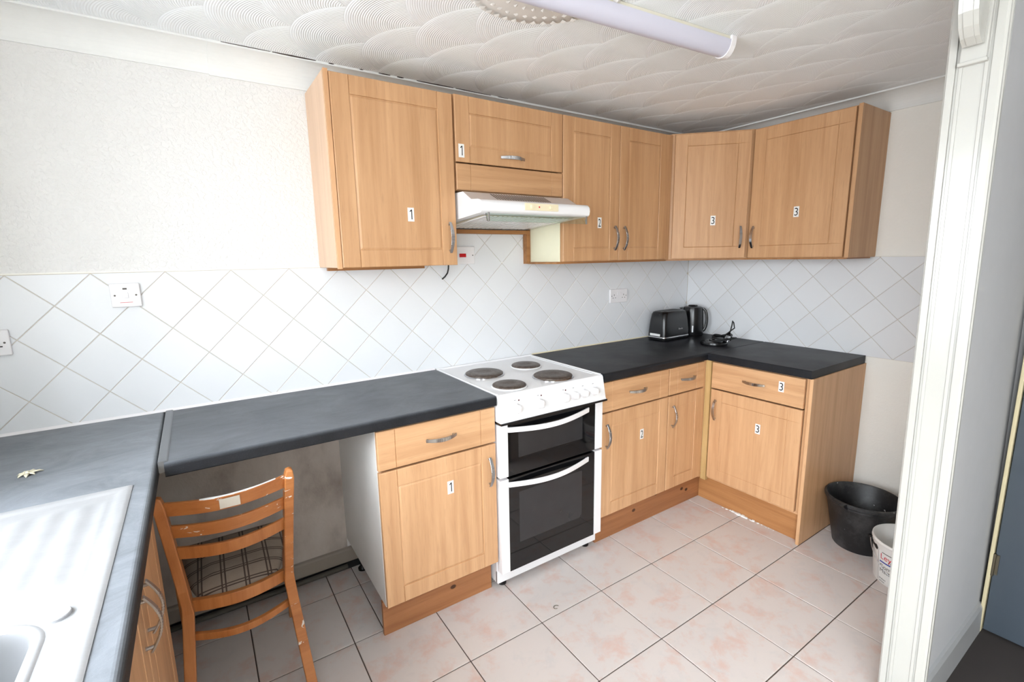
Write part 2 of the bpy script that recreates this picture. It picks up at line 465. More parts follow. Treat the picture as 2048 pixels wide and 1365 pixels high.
# hall end wall with the blue-grey door
XH = -.585
m = MB(); m.box(XH, XH+.1, -4.9, -2.70, -.1, ZC+.1); m.box(XH, XH+.1, -2.70, YH, 2.03, ZC+.1); m.box(XH+.05, XH+.1, -2.72, YH+.1, -.1, 2.04)  # last box, behind the door, is added to block sky light leaking in
struct(m.build('wall_hall_end', M['hall_grey']))

# ceiling
ceil = struct(MB().box(XL-.31, .1, -4.9, .1, ZC, ZC+.1).build('ceiling', M['ceiling']))

# partition between kitchen and hall, its end boxed in white
def lean(x, y, z): return (x, y+LEAN*z, z)
part = struct(MB().box(XJ+.02, .1, YH, YK, 0, ZC).mod(lean).build('wall_partition', [M['hall_grey']]))
MB().box(XJ+.05, .0, YK, YK+.002, 0, ZC).mod(lean).build('kitchen_face', M['wall_plain'], part)
lint = struct(MB().box(XL, XJ+.02, YH, YK, 2.125, ZC).mod(lean).build('wall_lintel', M['wall_plain']))
jb = struct(MB().box(XJ, XJ+.02, YH, YK, 0, 2.125).mod(lean).build('door_jamb', M['gloss_white'], None, bevel=.001))
jb.name = 'trim_1'
# architrave on the hall side: stepped profile, its edge and face both show
def arch_profile(w, t, s):
    # x from the opening edge, y thickness outwards (sign s)
    pts = [(0, 0), (0, s*t*.75), (.004, s*t), (.012, s*t), (.015, s*t*.72), (.021, s*t*.72), (.026, s*t), (.040, s*t*.98), (.044, s*t*.7), (.050, s*t*.7), (w-.006, s*t*.55), (w, s*t*.35), (w, 0)]
    return pts
pr = [(XJ-.006+a, YH+b) for a, b in arch_profile(.068, .022, -1)]
struct(MB().prism(pr, 2, 0, ZC).mod(lean).build('trim_2', M['gloss_white'], bevel=.0006))
pr = [(XJ-.006+a, YK+b) for a, b in arch_profile(.068, .020, 1)]
struct(MB().prism(pr, 2, 0, ZC).mod(lean).build('trim_3', M['gloss_white'], bevel=.0006))
# thin beads on the jamb face
m = MB()
for y in (YK-.010, YH+.010): m.box(XJ-.003, XJ, y-.004, y+.004, 0, 2.12)
struct(m.mod(lean).build('trim_4', M['gloss_white'], bevel=.001))
# corbel on a back plate
yc = (YH+YK)/2
corb = thing('corbel', 'white painted corbel with rounded foot on the end of the partition', 'corbel', (XJ, yc+LEAN*2.0, 0))
MB().box(-.014, 0, -.026, .026, 1.935, 2.125).build('back_plate', M['gloss_white'], corb, bevel=.003)
MB().box(-.018, -.0, -.029, .029, 1.932, 1.941).build('plate_ledge', M['gloss_white'], corb, bevel=.002)
pts = [(-.014, 1.975), (-.030, 1.972), (-.055, 1.985), (-.075, 2.005), (-.09, 2.035), (-.098, 2.07), (-.10, 2.125), (-.014, 2.125)]
MB().prism(pts, 1, -.019, .019).build('scroll', M['gloss_white'], corb, bevel=.004)
MB().prism([(a-.004 if a < -.02 else a, b) for a, b in pts], 1, -.009, .009).build('scroll_rib', M['gloss_white'], corb, bevel=.002)

# skirting of the hall and the door
bs = [(0, 0), (0, .118), (-.008, .115), (-.014, .10), (-.016, .0)]
struct(MB().prism([(YH+a, b) for a, b in bs], 0, XJ+.06, XH).mod(lean).build('baseboard_hall', M['skirt_grey']))
dr = struct(bpy.data.objects.new('door_1', None)); COL.objects.link(dr); dr.location = (XH, -2.28, 0)
MB().box(-.012, .03, .441, .452, 0, 2.03).build('door_frame', plain('aged_cream_gloss', (196, 184, 150), .4), dr, bevel=.002)
d = MB(); d.box(0, .04, -.38, .438, .01, 2.0)
d.build('door_slab', M['door_blue'], dr, bevel=.002)
for z0, z1 in ((.22, .92), (1.05, 1.85)):
    for y0, y1 in ((-.3, -.02), (.06, .335)):
        p = MB()
        p.box(-.008, .0, y0, y1, z0, z0+.02); p.box(-.008, 0, y0, y1, z1-.02, z1); p.box(-.008, 0, y0, y0+.02, z0, z1); p.box(-.008, 0, y1-.02, y1, z0, z1)
        p.build('door_panel_moulding', M['door_blue'], dr, bevel=.003)
for z in (.29, 1.75):
    h = MB(); h.box(-.006, -.001, .425, .437, z-.04, z+.04); h.lathe([(.005, z-.045), (.005, z+.045)], (-.008, .438, 0), 10)
    h.build('hinge', M['hinge_steel'], dr)

# floor: grout bed, hall carpet, tiles as pieces
floor = struct(MB().box(XL-.1, .1, -1.80, .1, -.1, -.003).build('floor', M['floor_grout']))
struct(MB().box(-1.35, .1, -2.75, -1.80, -.1, -.001).build('floor_hall', M['carpet']))
struct(MB().box(XL-.1, -1.35, -4.9, -1.80, -.1, -.002).box(-1.35, .1, -4.9, -2.75, -.1, -.002).build('floor_dining', M['laminate']))
TS, TX, TY = .3302, -2.626, -.8277
g = .0022
def tile_box(w, h, t, b=.0016):
    m = MB()
    z0, z1 = -t, 0
    o = [(0, 0), (w, 0), (w, h), (0, h)]; i = [(b, b), (w-b, b), (w-b, h-b), (b, h-b)]
    vs = [(x, y, z0) for x, y in o]+[(x, y, z1-b*.6) for x, y in o]+[(x, y, z1) for x, y in i]
    fs = [(8, 9, 10, 11)]
    for k in range(4):
        l = (k+1) % 4; fs += [(k, l, 4+l, 4+k), (4+k, 4+l, 8+l, 8+k)]
    return m.add(vs, fs)
mesh_cache = {}
def floor_piece(x0, x1, y0, y1):
    x0, x1, y0, y1 = max(x0, XL)+g, min(x1, 0)-g, max(y0, -1.80)+g, min(y1, 0)-g
    if x1-x0 < .015 or y1-y0 < .015: return
    key = (round(x1-x0, 3), round(y1-y0, 3))
    if key not in mesh_cache: mesh_cache[key] = tile_box(x1-x0, y1-y0, .0035).mesh('floor_tile', [M['floor_tile']])
    o = bpy.data.objects.new('floor_tile', mesh_cache[key]); COL.objects.link(o)
    o.location = (x0, y0, random.uniform(-.0004, .0004)); o.parent = floor
for i in range(-4, 9):
    for j in range(-4, 4):
        x0, x1, y0, y1 = TX+i*TS, TX+(i+1)*TS, TY+j*TS, TY+(j+1)*TS
        if x1 < XL or x0 > 0 or y1 < -1.80 or y0 > 0: continue
        if i == 0 and j >= 1:
            floor_piece(x0, -2.51, y0, y1); floor_piece(-2.51, x1, y0, y1)
        else: floor_piece(x0, x1, y0, y1)

# diagonal wall tiles
H = .10555
def clip(poly, a, b, c):   # keep a*x+b*z<=c
    out = []
    for i in range(len(poly)):
        p, q = poly[i], poly[(i+1) % len(poly)]
        dp, dq = a*p[0]+b*p[1]-c, a*q[0]+b*q[1]-c
        if dp <= 0: out.append(p)
        if (dp < 0 < dq) or (dq < 0 < dp):
            t = dp/(dp-dq); out.append((p[0]+(q[0]-p[0])*t, p[1]+(q[1]-p[1])*t))
    return out
def area2(P): return abs(sum(P[i][0]*P[(i+1) % len(P)][1]-P[(i+1) % len(P)][0]*P[i][1] for i in range(len(P))))/2
def wall_tile(poly, parent, place, mat, thick=.006):
    """poly in wall coordinates (u,z); place maps (u,z,out)->local xyz"""
    if len(poly) < 3 or area2(poly) < 2e-4: return
    P = []
    for p in poly:
        if not P or math.hypot(p[0]-P[-1][0], p[1]-P[-1][1]) > .002: P.append(p)
    if math.hypot(P[0][0]-P[-1][0], P[0][1]-P[-1][1]) < .002: P.pop()
    if len(P) < 3: return
    n = len(P); cx = sum(p[0] for p in P)/n; cz = sum(p[1] for p in P)/n
    def inset(dist):
        Q = []
        for p in P:
            dx, dz = cx-p[0], cz-p[1]; L = math.hypot(dx, dz); Q.append((p[0]+dx/L*dist, p[1]+dz/L*dist))
        return Q
    A, B = P, inset(.0022)
    dz = random.uniform(-.0004, .0005)
    vs = [place(u-cx, z-cz, 0.001) for u, z in A]+[place(u-cx, z-cz, thick-.0013+dz) for u, z in A]+[place(u-cx, z-cz, thick+dz) for u, z in B]
    fs = [tuple(range(2*n, 3*n))]
    for k in range(n):
        l = (k+1) % n; fs += [(k, l, n+l, n+k), (n+k, n+l, 2*n+l, 2*n+k)]
    MB().add(vs, fs).build('tile', mat, parent, place(cx, cz, 0))
ZT, ZB = 1.437, .911
gh = .0014
def diamonds(u0, z0, ua, ub, za, zb):
    res = []
    for a in range(-60, 61):
        for b in range(-6, 8):
            if (a+b) % 2: continue
            c = (u0+a*H, z0+(b)*H)   # node; tile centre is node + (H,0)
            x, z = c[0]+H, c[1]
            if x < ua-H or x > ub+H or z < za-H or z > zb+H: continue
            h = H-gh
            res.append((x, z, [(x-h, z), (x, z-h), (x+h, z), (x, z+h)]))
    return res
MB().box(XL, 0, -.0042, 0, ZB, ZT+.001).box(-2.02, -1.46, -.0042, 0, ZT, 1.60).build('grout', M['wall_grout'], wb)
for x, z, P in diamonds(-1.5991, 1.2252, XL, 0, ZB, 1.62):
    top = 1.598 if -2.03 < x < -1.44 else ZT
    P = clip(P, 0, 1, top); P = P and clip(P, 0, -1, -ZB-.001); P = P and clip(P, 1, 0, -.007); P = P and clip(P, -1, 0, -XL)
    if top > ZT and P:
        if P and max(q[1] for q in P) > ZT+.02: P = clip(P, -1, 0, 2.03)
    if P: wall_tile(P, wb, lambda u, zz, o: (u, -o, zz), M['wall_tile'])
    if -1.44 <= x < -1.33:
        h = H-gh; Q = [(x-h, z), (x, z-h), (x+h, z), (x, z+h)]
        Q = clip(Q, 1, 0, -1.462); Q = Q and clip(Q, 0, 1, 1.598); Q = Q and clip(Q, 0, -1, -ZT)
        if Q: wall_tile(Q, wb, lambda u, zz, o: (u, -o, zz), M['wall_tile'])
# right wall: u = -y
YE = 1.745
MB().box(-.0042, 0, -YE, 0, .905, ZT+.001).build('grout', M['wall_grout'], wr)
for u, z, P in diamonds(.1113, 1.2224, 0, YE, .905, ZT):
    P = clip(P, 0, 1, ZT); P = P and clip(P, 0, -1, -.906); P = P and clip(P, -1, 0, -.007); P = P and clip(P, 1, 0, YE)
    if P: wall_tile(P, wr, lambda uu, zz, o: (-o, -uu, zz), M['wall_tile_pink'] if (abs(u-1.489) < .03 and abs(z-1.33) < .06) else M['wall_tile'])
# thin painted bead above the tiling
MB().box(XL, 0, -.005, 0, ZT+.001, ZT+.006).build('tile_edge_bead', M['wall_plain'], wb)
MB().box(-.005, 0, -YE, 0, ZT+.001, ZT+.006).build('tile_edge_bead', M['wall_plain'], wr)
# grubby plaster of the appliance recess, skirting and pipe
MB().box(XL, -2.515, -.003, 0, 0, .87).build('recess_plaster', M['recess'], wb)
sk = struct(MB().prism([(-.003, .035), (-.003, .105), (-.012, .10), (-.016, .09), (-.018, .035)], 0, XL, -2.03).build('baseboard_back', plain('grubby_skirting', (150, 140, 130), .6)))
struct(MB().tube([(XL+.02, -.045, .03), (-3.2, -.043, .028), (-2.8, -.047, .03), (-2.53, -.04, .028)], .011).build('trim_5', M['pipe']))
m = MB(); m.box(XL, -2.03, -.02, -.003, 0, .033); struct(m.build('trim_6', M['black_matt']))

# coving along back and right walls
def cove(c, lip, off=0):
    P = [(0, 0), (-c, 0), (-c, -lip)]
    for k in range(1, 10):
        a = PI/2*k/10; P.append((-c+c*(1-math.cos(a))*0.97+.001-off*0, -lip-(c-2*lip)*math.sin(a)*1.0))
    P += [(-lip, -c), (0, -c)]
    return P
def cove_profile(c, lip):
    P = [(0, 0), (-c, 0), (-c, -lip)]
    n = 10; r = c-lip
    for k in range(1, n): # concave quarter arc centred at (-c, -c)
        a = PI/2*(1-k/n); P.append((-c+r*math.cos(a), -c+r*math.sin(a)))
    P += [(-lip, -c), (0, -c)]
    return P
cb1 = MB().prism([(y, ZC+z) for y, z in cove_profile(.088, .006)], 0, XL, -2.86, 0, False).build('trim_7', M['coving'])
cb2 = MB().prism([(y, ZC+z) for y, z in cove_profile(.092, .008)], 0, -2.862, 0, 0, False).build('trim_8', M['coving'])
cr = MB().prism([(x, ZC+z) for x, z in cove_profile(.088, .007)], 1, -1.74, 0, 0, False).build('trim_9', M['coving'])
for o in (cb1, cb2, cr): struct(o)
# split along the ceiling joint
ck = MB()
def sliver(x0, x1, w, wob=.3):
    n = max(3, int((x1-x0)/.02)); top = []; bot = []
    for k in range(n+1):
        t = k/n; x = x0+(x1-x0)*t; s = math.sin(PI*min(max(t, .04), .96))**.4
        top.append((x, -.0935-w*.5*s*random.uniform(1-wob, 1+wob), ZC-.0006)); bot.append((x, -.0925, ZC-.0012-w*.35*s))
    ck.add(top+bot, [(i, i+1, n+1+i+1, n+1+i) for i in range(n)])
sliver(-2.82, -2.66, .003); sliver(-2.655, -2.50, .007, .2); sliver(-2.452, -2.432, .006); sliver(-2.33, -2.315, .004)
sliver(-2.25, -2.20, .006, .8); sliver(-2.17, -2.14, .007, .8); sliver(-2.08, -1.90, .006, .4); sliver(-1.89, -1.70, .005, .5); sliver(-1.66, -1.60, .003, .8)
ck.build('crack', M['crack'], cb2)

# ceiling rose
rose = thing('ceiling_rose', 'white plaster ceiling rose with leaf rings above the strip light', 'ceiling rose', (-2.06, -1.01, ZC))
MB().lathe([(.255, 0), (.25, -.004), (.20, -.006), (.19, -.010), (.12, -.008), (.11, -.013), (.05, -.016), (.0001, -.017)], n=48).build('disc', M['ceiling_plaster'], rose)
lf = MB()
for R_, n_, L in ((.235, 44, .030), (.195, 38, .026), (.15, 30, .024), (.105, 22, .022)):
    for k in range(n_):
        a = 2*PI*k/n_; c, s = math.cos(a), math.sin(a)
        pts = [(R_-L/2, 0, -.005), (R_, .011*R_/.235, -.006), (R_+L/2, 0, -.003), (R_, -.011*R_/.235, -.006), (R_+.002, 0, -.0095)]
        vs = [(x*c-y*s, x*s+y*c, z-.004) for x, y, z in pts]
        lf.add(vs, [(0, 1, 4), (1, 2, 4), (2, 3, 4), (3, 0, 4)], 0, True)
tag(lf.build('leaf_ring', M['ceiling_plaster'], rose), kind='stuff')

# strip light
lt = thing('strip_light', 'long opal strip light switched off on the patterned ceiling', 'ceiling light', (-1.262, -1.046, ZC), PI-.075)
MB().box(.01, 1.49, -.034, .034, -.020, 0).build('base_tray', M['lamp_base'], lt, bevel=.002)
prof = [(.040*math.cos(a), -.014+.040*math.sin(a)*-1.15) for a in [PI*k/16 for k in range(17)]]
MB().prism([(y, z) for y, z in prof], 0, .022, 1.478, 0, True).build('diffuser', M['diffuser'], lt)
for x0 in (0, 1.478):
    pf = [(.043*math.cos(a), -.012+.043*math.sin(a)*-1.2) for a in [PI*k/16 for k in range(17)]]+[(-.043, 0), (.043, 0)]
    MB().prism(pf, 0, x0, x0+.024).build('end_cap', M['white_plastic'], lt, bevel=.002)

# ------------------------------------------------------------------ kitchen units
def door_mb(w, h, t=.018, style='framed', s=.068, r=.066):
    """front at y=-t (towards the viewer), back at y=0, x 0..w, z 0..h; routed grooves are cut into the front"""
    e = .0025; v = .0021; c = .009
    xs = {0, e, w-e, w}; zs = {0, e, h-e, h}
    if style in ('framed', 'drawer'): xs |= {s-v, s, s+v, w-s-v, w-s, w-s+v}
    if style == 'framed': xs |= {s+c, w-s-c}; zs |= {r, r+.0006, r+c, h-r, h-r-.0006, h-r-c, r-.0006, h-r+.0006}
    if style == 'inner':
        for q in (s, w-s): xs |= {q-v, q, q+v}
        for q in (r, h-r): zs |= {q-v, q, q+v}
    xs = sorted(xs); zs = sorted(zs)
    def depth(x, z):
        d = 0
        eb = min(x, w-x, z, h-z)
        if eb < e: d = .002*(1-eb/e)
        if style in ('framed', 'drawer'):
            q = min(abs(x-s), abs(x-(w-s)))
            if q < v: d = max(d, .0036*(1-q/v))
        if style == 'framed':
            ix = min(x-s, w-s-x); iz = min(z-r, h-r-z); q = min(ix, iz)
            if -1e-9 <= q < c and ix >= -1e-9 and iz >= -1e-9:
                d = max(d, .0036*(1-q/c))
        if style == 'inner':
            ix = min(x-s, w-s-x); iz = min(z-r, h-r-z)
            on = (abs(ix) < v and iz > -v) or (abs(iz) < v and ix > -v)
            if on:
                q = min(abs(ix) if iz > -v else 9, abs(iz) if ix > -v else 9); d = max(d, .0030*(1-q/v))
        return d
    nx, nz = len(xs), len(zs)
    m = MB(); vs = [(x, -t+depth(x, z), z) for z in zs for x in xs]
    fs = [(j*nx+i, j*nx+i+1, (j+1)*nx+i+1, (j+1)*nx+i) for j in range(nz-1) for i in range(nx-1)]
    m.add(vs, fs)
    m.add([(0, 0, 0), (w, 0, 0), (w, 0, h), (0, 0, h), (0, -t+.002, 0), (w, -t+.002, 0), (w, -t+.002, h), (0, -t+.002, h)],
          [(0, 3, 2, 1), (0, 1, 5, 4), (1, 2, 6, 5), (2, 3, 7, 6), (3, 0, 4, 7)])
    return m

def handle_mesh(L=.128, rise=.024, ribbed=True):
    """bow handle along z, standing off from y=0 towards -y"""
    m = MB(); secs = []; n = 40
    for k in range(n+1):
        t = k/n; z = (t-.5)*L; y = -(.009+rise*math.sin(PI*t)**.9)
        wd = .0055+.0022*math.sin(PI*t); th = .0022
        if ribbed and .25 < t < .75: th += .0007*(1 if k % 2 else -1)
        # tangent tilt
        dy = -(rise*PI*math.cos(PI*t)); ang = math.atan2(dy, L)
        ny, nz = math.cos(ang), -math.sin(ang)
        secs.append([(-wd, y-th*ny, z-th*nz), (wd, y-th*ny, z-th*nz), (wd, y+th*ny, z+th*nz), (-wd, y+th*ny, z+th*nz)])
    m.sweep(secs)
    for z in (-L/2+.010, L/2-.010): m.lathe([(.0042, -.016), (.0042, .0)], (0, 0, z), 10, axis=1)
    return m
HM = {}
HM['rib'] = handle_mesh().mesh('handle', [M['satin']])
HM['smooth'] = handle_mesh(.122, .022, False).mesh('handle', [M['chrome']])
def handle(parent, x, z, y=-.018, vertical=True, kind='rib'):
    o = bpy.data.objects.new('handle', HM[kind]); COL.objects.link(o); o.parent = parent
    o.location = (x, y, z); o.rotation_euler = (0, 0 if vertical else PI/2, 0)
    b = o.modifiers.new('bevel', 'BEVEL'); b.width = .0008; b.segments = 1; b.limit_method = 'ANGLE'; b.angle_limit = math.radians(50)
    return o

DIG = {}
def sticker(parent, digit, x, z, y=-.018, w=.027, h=.054, tilt=0.0):
    if digit not in DIG:
        m = MB(); m.box(-w/2, w/2, -.0006, 0, -h/2, h/2)
        if digit == '1':
            for P in ([(.0015, -.019), (.0055, -.019), (.0055, .020), (.0015, .020)], [(.0015, .020), (.0015, .0135), (-.005, .0095), (-.005, .0135)]):
                m.add([(x_, -.0009, z_) for x_, z_ in P], [(0, 1, 2, 3)], 1)
        vs, fs = text_geo(digit, .058)
        xs = [v[0] for v in vs]; ys = [v[1] for v in vs]
        cx, cy = (max(xs)+min(xs))/2, (max(ys)+min(ys))/2
        kx = .0175/(max(xs)-min(xs)); kz = .040/(max(ys)-min(ys))
        if digit != '1': m.add([((v[0]-cx)*kx, -.0009, (v[1]-cy)*kz) for v in vs], fs, 1)
        DIG[digit] = m.mesh('number_sticker', [M['paper'], M['ink']])
    o = bpy.data.objects.new('number_sticker', DIG[digit]); COL.objects.link(o); o.parent = parent
    o.location = (x, y-.0004, z); o.rotation_euler = (0, tilt, 0)
    o['label'] = 'white sticker with the number %s' % digit
    return o

def carcass(root, w, d, z0, z1, mats='beech', inner=True):
    """open-fronted box as side panels, top, bottom, back"""
    mt = {'beech': M['beech_v'], 'upper': M['beech_u'], 'pale': M['beech_pale'], 'white': M['white_panel']}[mats]
    t = .016
    m = MB(); m.box(0, t, -d, 0, z0, z1); m.box(w-t, w, -d, 0, z0, z1)
    m.box(t, w-t, -d, 0, z0, z0+t); m.box(t, w-t, -d, 0, z1-t, z1); m.box(t, w-t, -.01, 0, z0+t, z1-t)
    return m.build('carcass', mt, root)

def wall_door(root, x, z, w, h, style='framed'):
    return door_mb(w, h, style=style).build('door', M['beech_u'], root, (x, -.302, z))

UZ0, UZ1 = 1.438, 2.138
# 1: tall single-door unit on the left
u1 = thing('wall_cabinet', 'beech wall cabinet with one wide door, leftmost, beside the bare textured wall', 'cabinet', (-2.532, 0, 0))
carcass(u1, .51, .30, UZ0, UZ1, 'pale')
MB().box(.0, .016, -.312, -.300, UZ0-.004, UZ1+.003).build('edge_strip', M['beech_v'], u1, (.001, 0, 0))
d = wall_door(u1, .019, UZ0, .485, .693)
handle(d, .485-.034, .116); sticker(d, '1', .281, .206)
# 2: bridging unit over the hood
u2 = thing('hood_cabinet', 'beech wall cabinet with short lift-up door above the cooker hood', 'cabinet', (-2.021, 0, 0))
carcass(u2, .584, .30, 1.753, UZ1, 'upper')
d = wall_door(u2, .003, 1.869, .578, .266)
hd = handle(d, .282, .035, vertical=False); sticker(d, '1', .026, .045, w=.027)
door_mb(.578, .108, style='drawer').build('fixed_panel', M['beech_uh'], u2, (.003, -.302, 1.755))
# 3: two-door unit
u3 = thing('wall_cabinet', 'beech wall cabinet with two narrow doors, right of the cooker hood', 'cabinet', (-1.437, 0, 0))
carcass(u3, .82, .30, UZ0, UZ1, 'upper')
MB().box(-.0012, 0, -.298, -.045, UZ0+.002, 1.75).build('cream_side', M['cream_panel'], u3)
d = wall_door(u3, .002, UZ0+.003, .388, .694); handle(d, .388-.034, .118); sticker(d, '2', .245, .196)
d = wall_door(u3, .393, UZ0+.003, .388, .694); handle(d, .034, .118)
MB().box(.783, .817, -.315, -.300, UZ0, UZ1).build('filler', M['beech_u'], u3, bevel=.001)
# 4: diagonal corner unit (footprint pentagon)
u4 = thing('corner_cabinet', 'beech corner wall cabinet with a diagonal door marked 3', 'cabinet', (0, 0, 0))
foot = [(0, 0), (-.617, 0), (-.617, -.30), (-.612, -.308), (-.308, -.612), (-.30, -.617), (0, -.617)]
MB().prism(foot, 2, UZ0, UZ1+.008).build('carcass', M['beech_u'], u4)
dd = door_mb(.405, .697, style='inner').build('door', M['beech_u'], u4, (-.6035, -.3195, UZ0+.003), (0, 0, -PI/4))
handle(dd, .405-.034, .118, kind='smooth'); sticker(dd, '3', .222, .215)
# 5: right wall unit
u5 = thing('wall_cabinet', 'beech wall cabinet with one wide door marked 3 on the right wall', 'cabinet', (0, -.622, 0), -PI/2)
carcass(u5, .500, .30, UZ0, UZ1+.006, 'upper')
MB().box(.502, .52, -.32, -.0, UZ0-.001, UZ1+.008).build('end_panel', M['beech_u'], u5, (.0, 0, 0), bevel=.001)
d = door_mb(.487, .697, style='inner').build('door', M['beech_u'], u5, (.006, -.302, UZ0+.003)); handle(d, .030, .115, kind='smooth'); sticker(d, '3', .253, .236)

# battens and pelmets under the wall units
tag(MB().box(-2.505, -2.06, -.035, -.007, 1.422, 1.4375).build('wall_batten', M['batten_wood']), 'thin wooden batten under the leftmost wall cabinet', 'batten')
bt = thing('hood_batten', 'stained wooden batten frame on the tiles under the cooker hood', 'batten', (-1.46, -.007, 1.43))
MB().box(-.56, .021, -.036, 0, .158, .178).build('rail', M['batten_wood'], bt, bevel=.001)
MB().box(0, .021, -.036, 0, 0, .158).build('post', M['batten_wood'], bt, bevel=.001)
tag(MB().box(-1.458, -.62, -.296, -.045, 1.429, 1.4375).build('pelmet', M['batten_wood']), 'thin wooden strip under the two-door wall cabinet', 'strip')
tag(MB().prism([(-.618, -.03), (-.618, -.285), (-.30, -.60), (-.30, -1.13), (-.03, -1.13), (-.03, -.03)], 2, 1.430, 1.4375).build('pelmet', M['batten_wood']), 'thin wooden strip under the corner and right wall cabinets', 'strip')

# ---- base units
BZ0, BZ1 = .150, .868
def base_front(root, x, w, kind, style, drawer_sticker=None, door_sticker=None, hx=None, hkind='rib', z0=.155):
    dh = .150; zt = .860
    dr = door_mb(w, dh, style='drawer' if style == 'framed' else 'plain').build('drawer', M['beech_h'], root, (x, -.567, zt-dh))
    handle(dr, w/2, dh*.52, vertical=False, kind=hkind)
    if drawer_sticker: sticker(dr, *drawer_sticker)
    h = zt-dh-.008-z0
    do = door_mb(w, h, style=style).build('door', M['beech_v'], root, (x, -.567, z0))
    handle(do, hx, h-.115, kind=hkind)
    if door_sticker: sticker(do, *door_sticker)
    return dr, do
b1 = thing('base_cabinet', 'beech base cabinet marked 1 left of the cooker, white side and knotty plinth', 'cabinet', (-2.515, 0, 0))
carcass(b1, .497, .565, BZ0, BZ1, 'white')
base_front(b1, .001, .495, 1, 'framed', None, ('1', .281, .415), hx=.495-.034)
MB().box(-.004, .49, -.530, -.512, 0, BZ0-.002).build('plinth', M['pine'], b1, bevel=.001)
for x, y in ((.05, -.06), (.44, -.06)):
    MB().lathe([(.022, 0), (.022, .008), (.012, .02), (.012, BZ0)], (x, y, 0), 14).build('leg', M['black_plastic'], b1)
b2 = thing('base_cabinet', 'beech base cabinet marked 2 right of the cooker', 'cabinet', (-1.412, 0, 0))
carcass(b2, .50, .565, BZ0, BZ1)
base_front(b2, .002, .493, 1, 'framed', None, ('2', .29, .385), hx=.030)
b3 = thing('base_cabinet', 'narrow beech base cabinet in the corner with small drawer and door', 'cabinet', (-.912, 0, 0))
carcass(b3, .34, .565, BZ0, BZ1)
base_front(b3, .003, .305, 1, 'framed', hx=.032)
MB().box(.309, .3235, -.583, -.560, BZ0, BZ1-.002).build('filler', M['beech_v'], b3)
b4 = thing('base_cabinet', 'beech base cabinet marked 3 on the right wall with tall end panel', 'cabinet', (0, -.60, 0), -PI/2)
carcass(b4, .54, .565, BZ0, BZ1)
base_front(b4, .021, .498, 1, 'inner', ('3', .389, .09), ('3', .285, .38), hx=.036, hkind='smooth', z0=.165)
MB().box(.542, .558, -.588, -.002, 0, BZ1).build('end_panel', M['beech_v'], b4, bevel=.001)
MB().box(-.0165, .016, -.5878, -.566, BZ0-.01, BZ1).build('corner_post', wood('pale_pine_post', 2, (206, 174, 122), (184, 150, 98)), b4)
MB().box(.522, .535, -.570, -.566, BZ0+.01, BZ1).build('edge_strip', M['beech_v'], b4)
tag(MB().box(-1.412, -.53, -.548, -.530, .0, BZ0-.001).build('plinth', M['pine'], None, bevel=.001), 'brown wooden plinth under the cabinets right of the cooker', 'plinth')
pl = MB().box(-.548, -.530, -1.138, -.549, .0, BZ0-.002).build('plinth', wood('varnished_pine_cross', 1, (190, 138, 88), (156, 104, 62), .45), None, bevel=.001)
tag(pl, 'brown wooden plinth under the right wall cabinet with crumbling white sealant', 'plinth')
sl = MB()
for k in range(26):
    y = -.72-.30*k/26+random.uniform(-.008, .008); r = random.uniform(.004, .012)*(1.3-abs(k-10)/16)
    sl.lathe([(r, 0), (r*.8, r*.5), (.0001, r*.7)], (-.552-random.uniform(0, .006), y, .0004), 7)
tag(sl.build('sealant', M['paper'], pl), 'crumbled white sealant', kind='stuff')

# left run under the sink (front faces +x)
b5 = thing('sink_cabinet', 'beech two-door cabinet under the sink worktop, bow handles side by side', 'cabinet', (XL+.0008, -1.415, 0), PI/2)
m = MB(); t = .016; w = .80
m.box(0, t, -.550, -.0, BZ0, BZ1); m.box(w-t, w, -.550, 0, BZ0, BZ1); m.box(t, w-t, -.550, 0, BZ0, BZ0+t); m.box(t, w-t, -.01, 0, BZ0+t, BZ1)
m.build('carcass', M['white_panel'], b5)
for x, hx in ((.002, .397-.03), (.402, .03)):
    do = door_mb(.396, .70, style='framed').build('door', M['beech_v'], b5, (x, -.552, .158)); handle(do, hx, .70-.13)
MB().box(0, .80, -.53, -.512, 0, BZ0-.002).build('plinth', M['pine'], b5)
b6 = thing('base_cabinet', 'beech base cabinet at the near end of the sink worktop', 'cabinet', (XL+.0008, -1.72, 0), PI/2)
carcass(b6, .30, .550, BZ0, BZ1, 'white')
do = door_mb(.296, .70, style='framed').build('door', M['beech_v'], b6, (.002, -.552, .158)); handle(do, .03, .57)

# ------------------------------------------------------------------ worktops
def wt_profile(y_front, y_back, z0, z1, r=.012):
    """(y,z) section with a rounded front edge; front is the more negative y"""
    P = [(y_back, z0), (y_back, z1)]
    for k in range(7):
        a = PI/2*k/6; P.append((y_front+r-r*math.sin(a), z1-r+r*math.cos(a)))
    for k in range(1, 6):
        a = PI/2*k/5; P.append((y_front+.006*(1-math.cos(a)), z0+.006*(1-math.sin(a))))
    return P
Wz0, Wz1 = .8685, .91
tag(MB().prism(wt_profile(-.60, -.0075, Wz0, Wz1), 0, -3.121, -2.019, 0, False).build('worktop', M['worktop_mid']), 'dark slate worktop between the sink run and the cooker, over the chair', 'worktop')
tag(MB().prism(wt_profile(-.60, -.0075, Wz0, Wz1), 0, -1.411, -.0075, 0, False).build('worktop', M['worktop']), 'dark slate worktop right of the cooker with toaster and kettle', 'worktop')
m = MB().prism(wt_profile(-.602, -.0075, Wz0, Wz1, .006), 1, -1.152, -.6012, 0, False)
tag(m.build('worktop', M['worktop']), 'dark slate worktop end piece on the right wall, ending above the bucket', 'worktop')
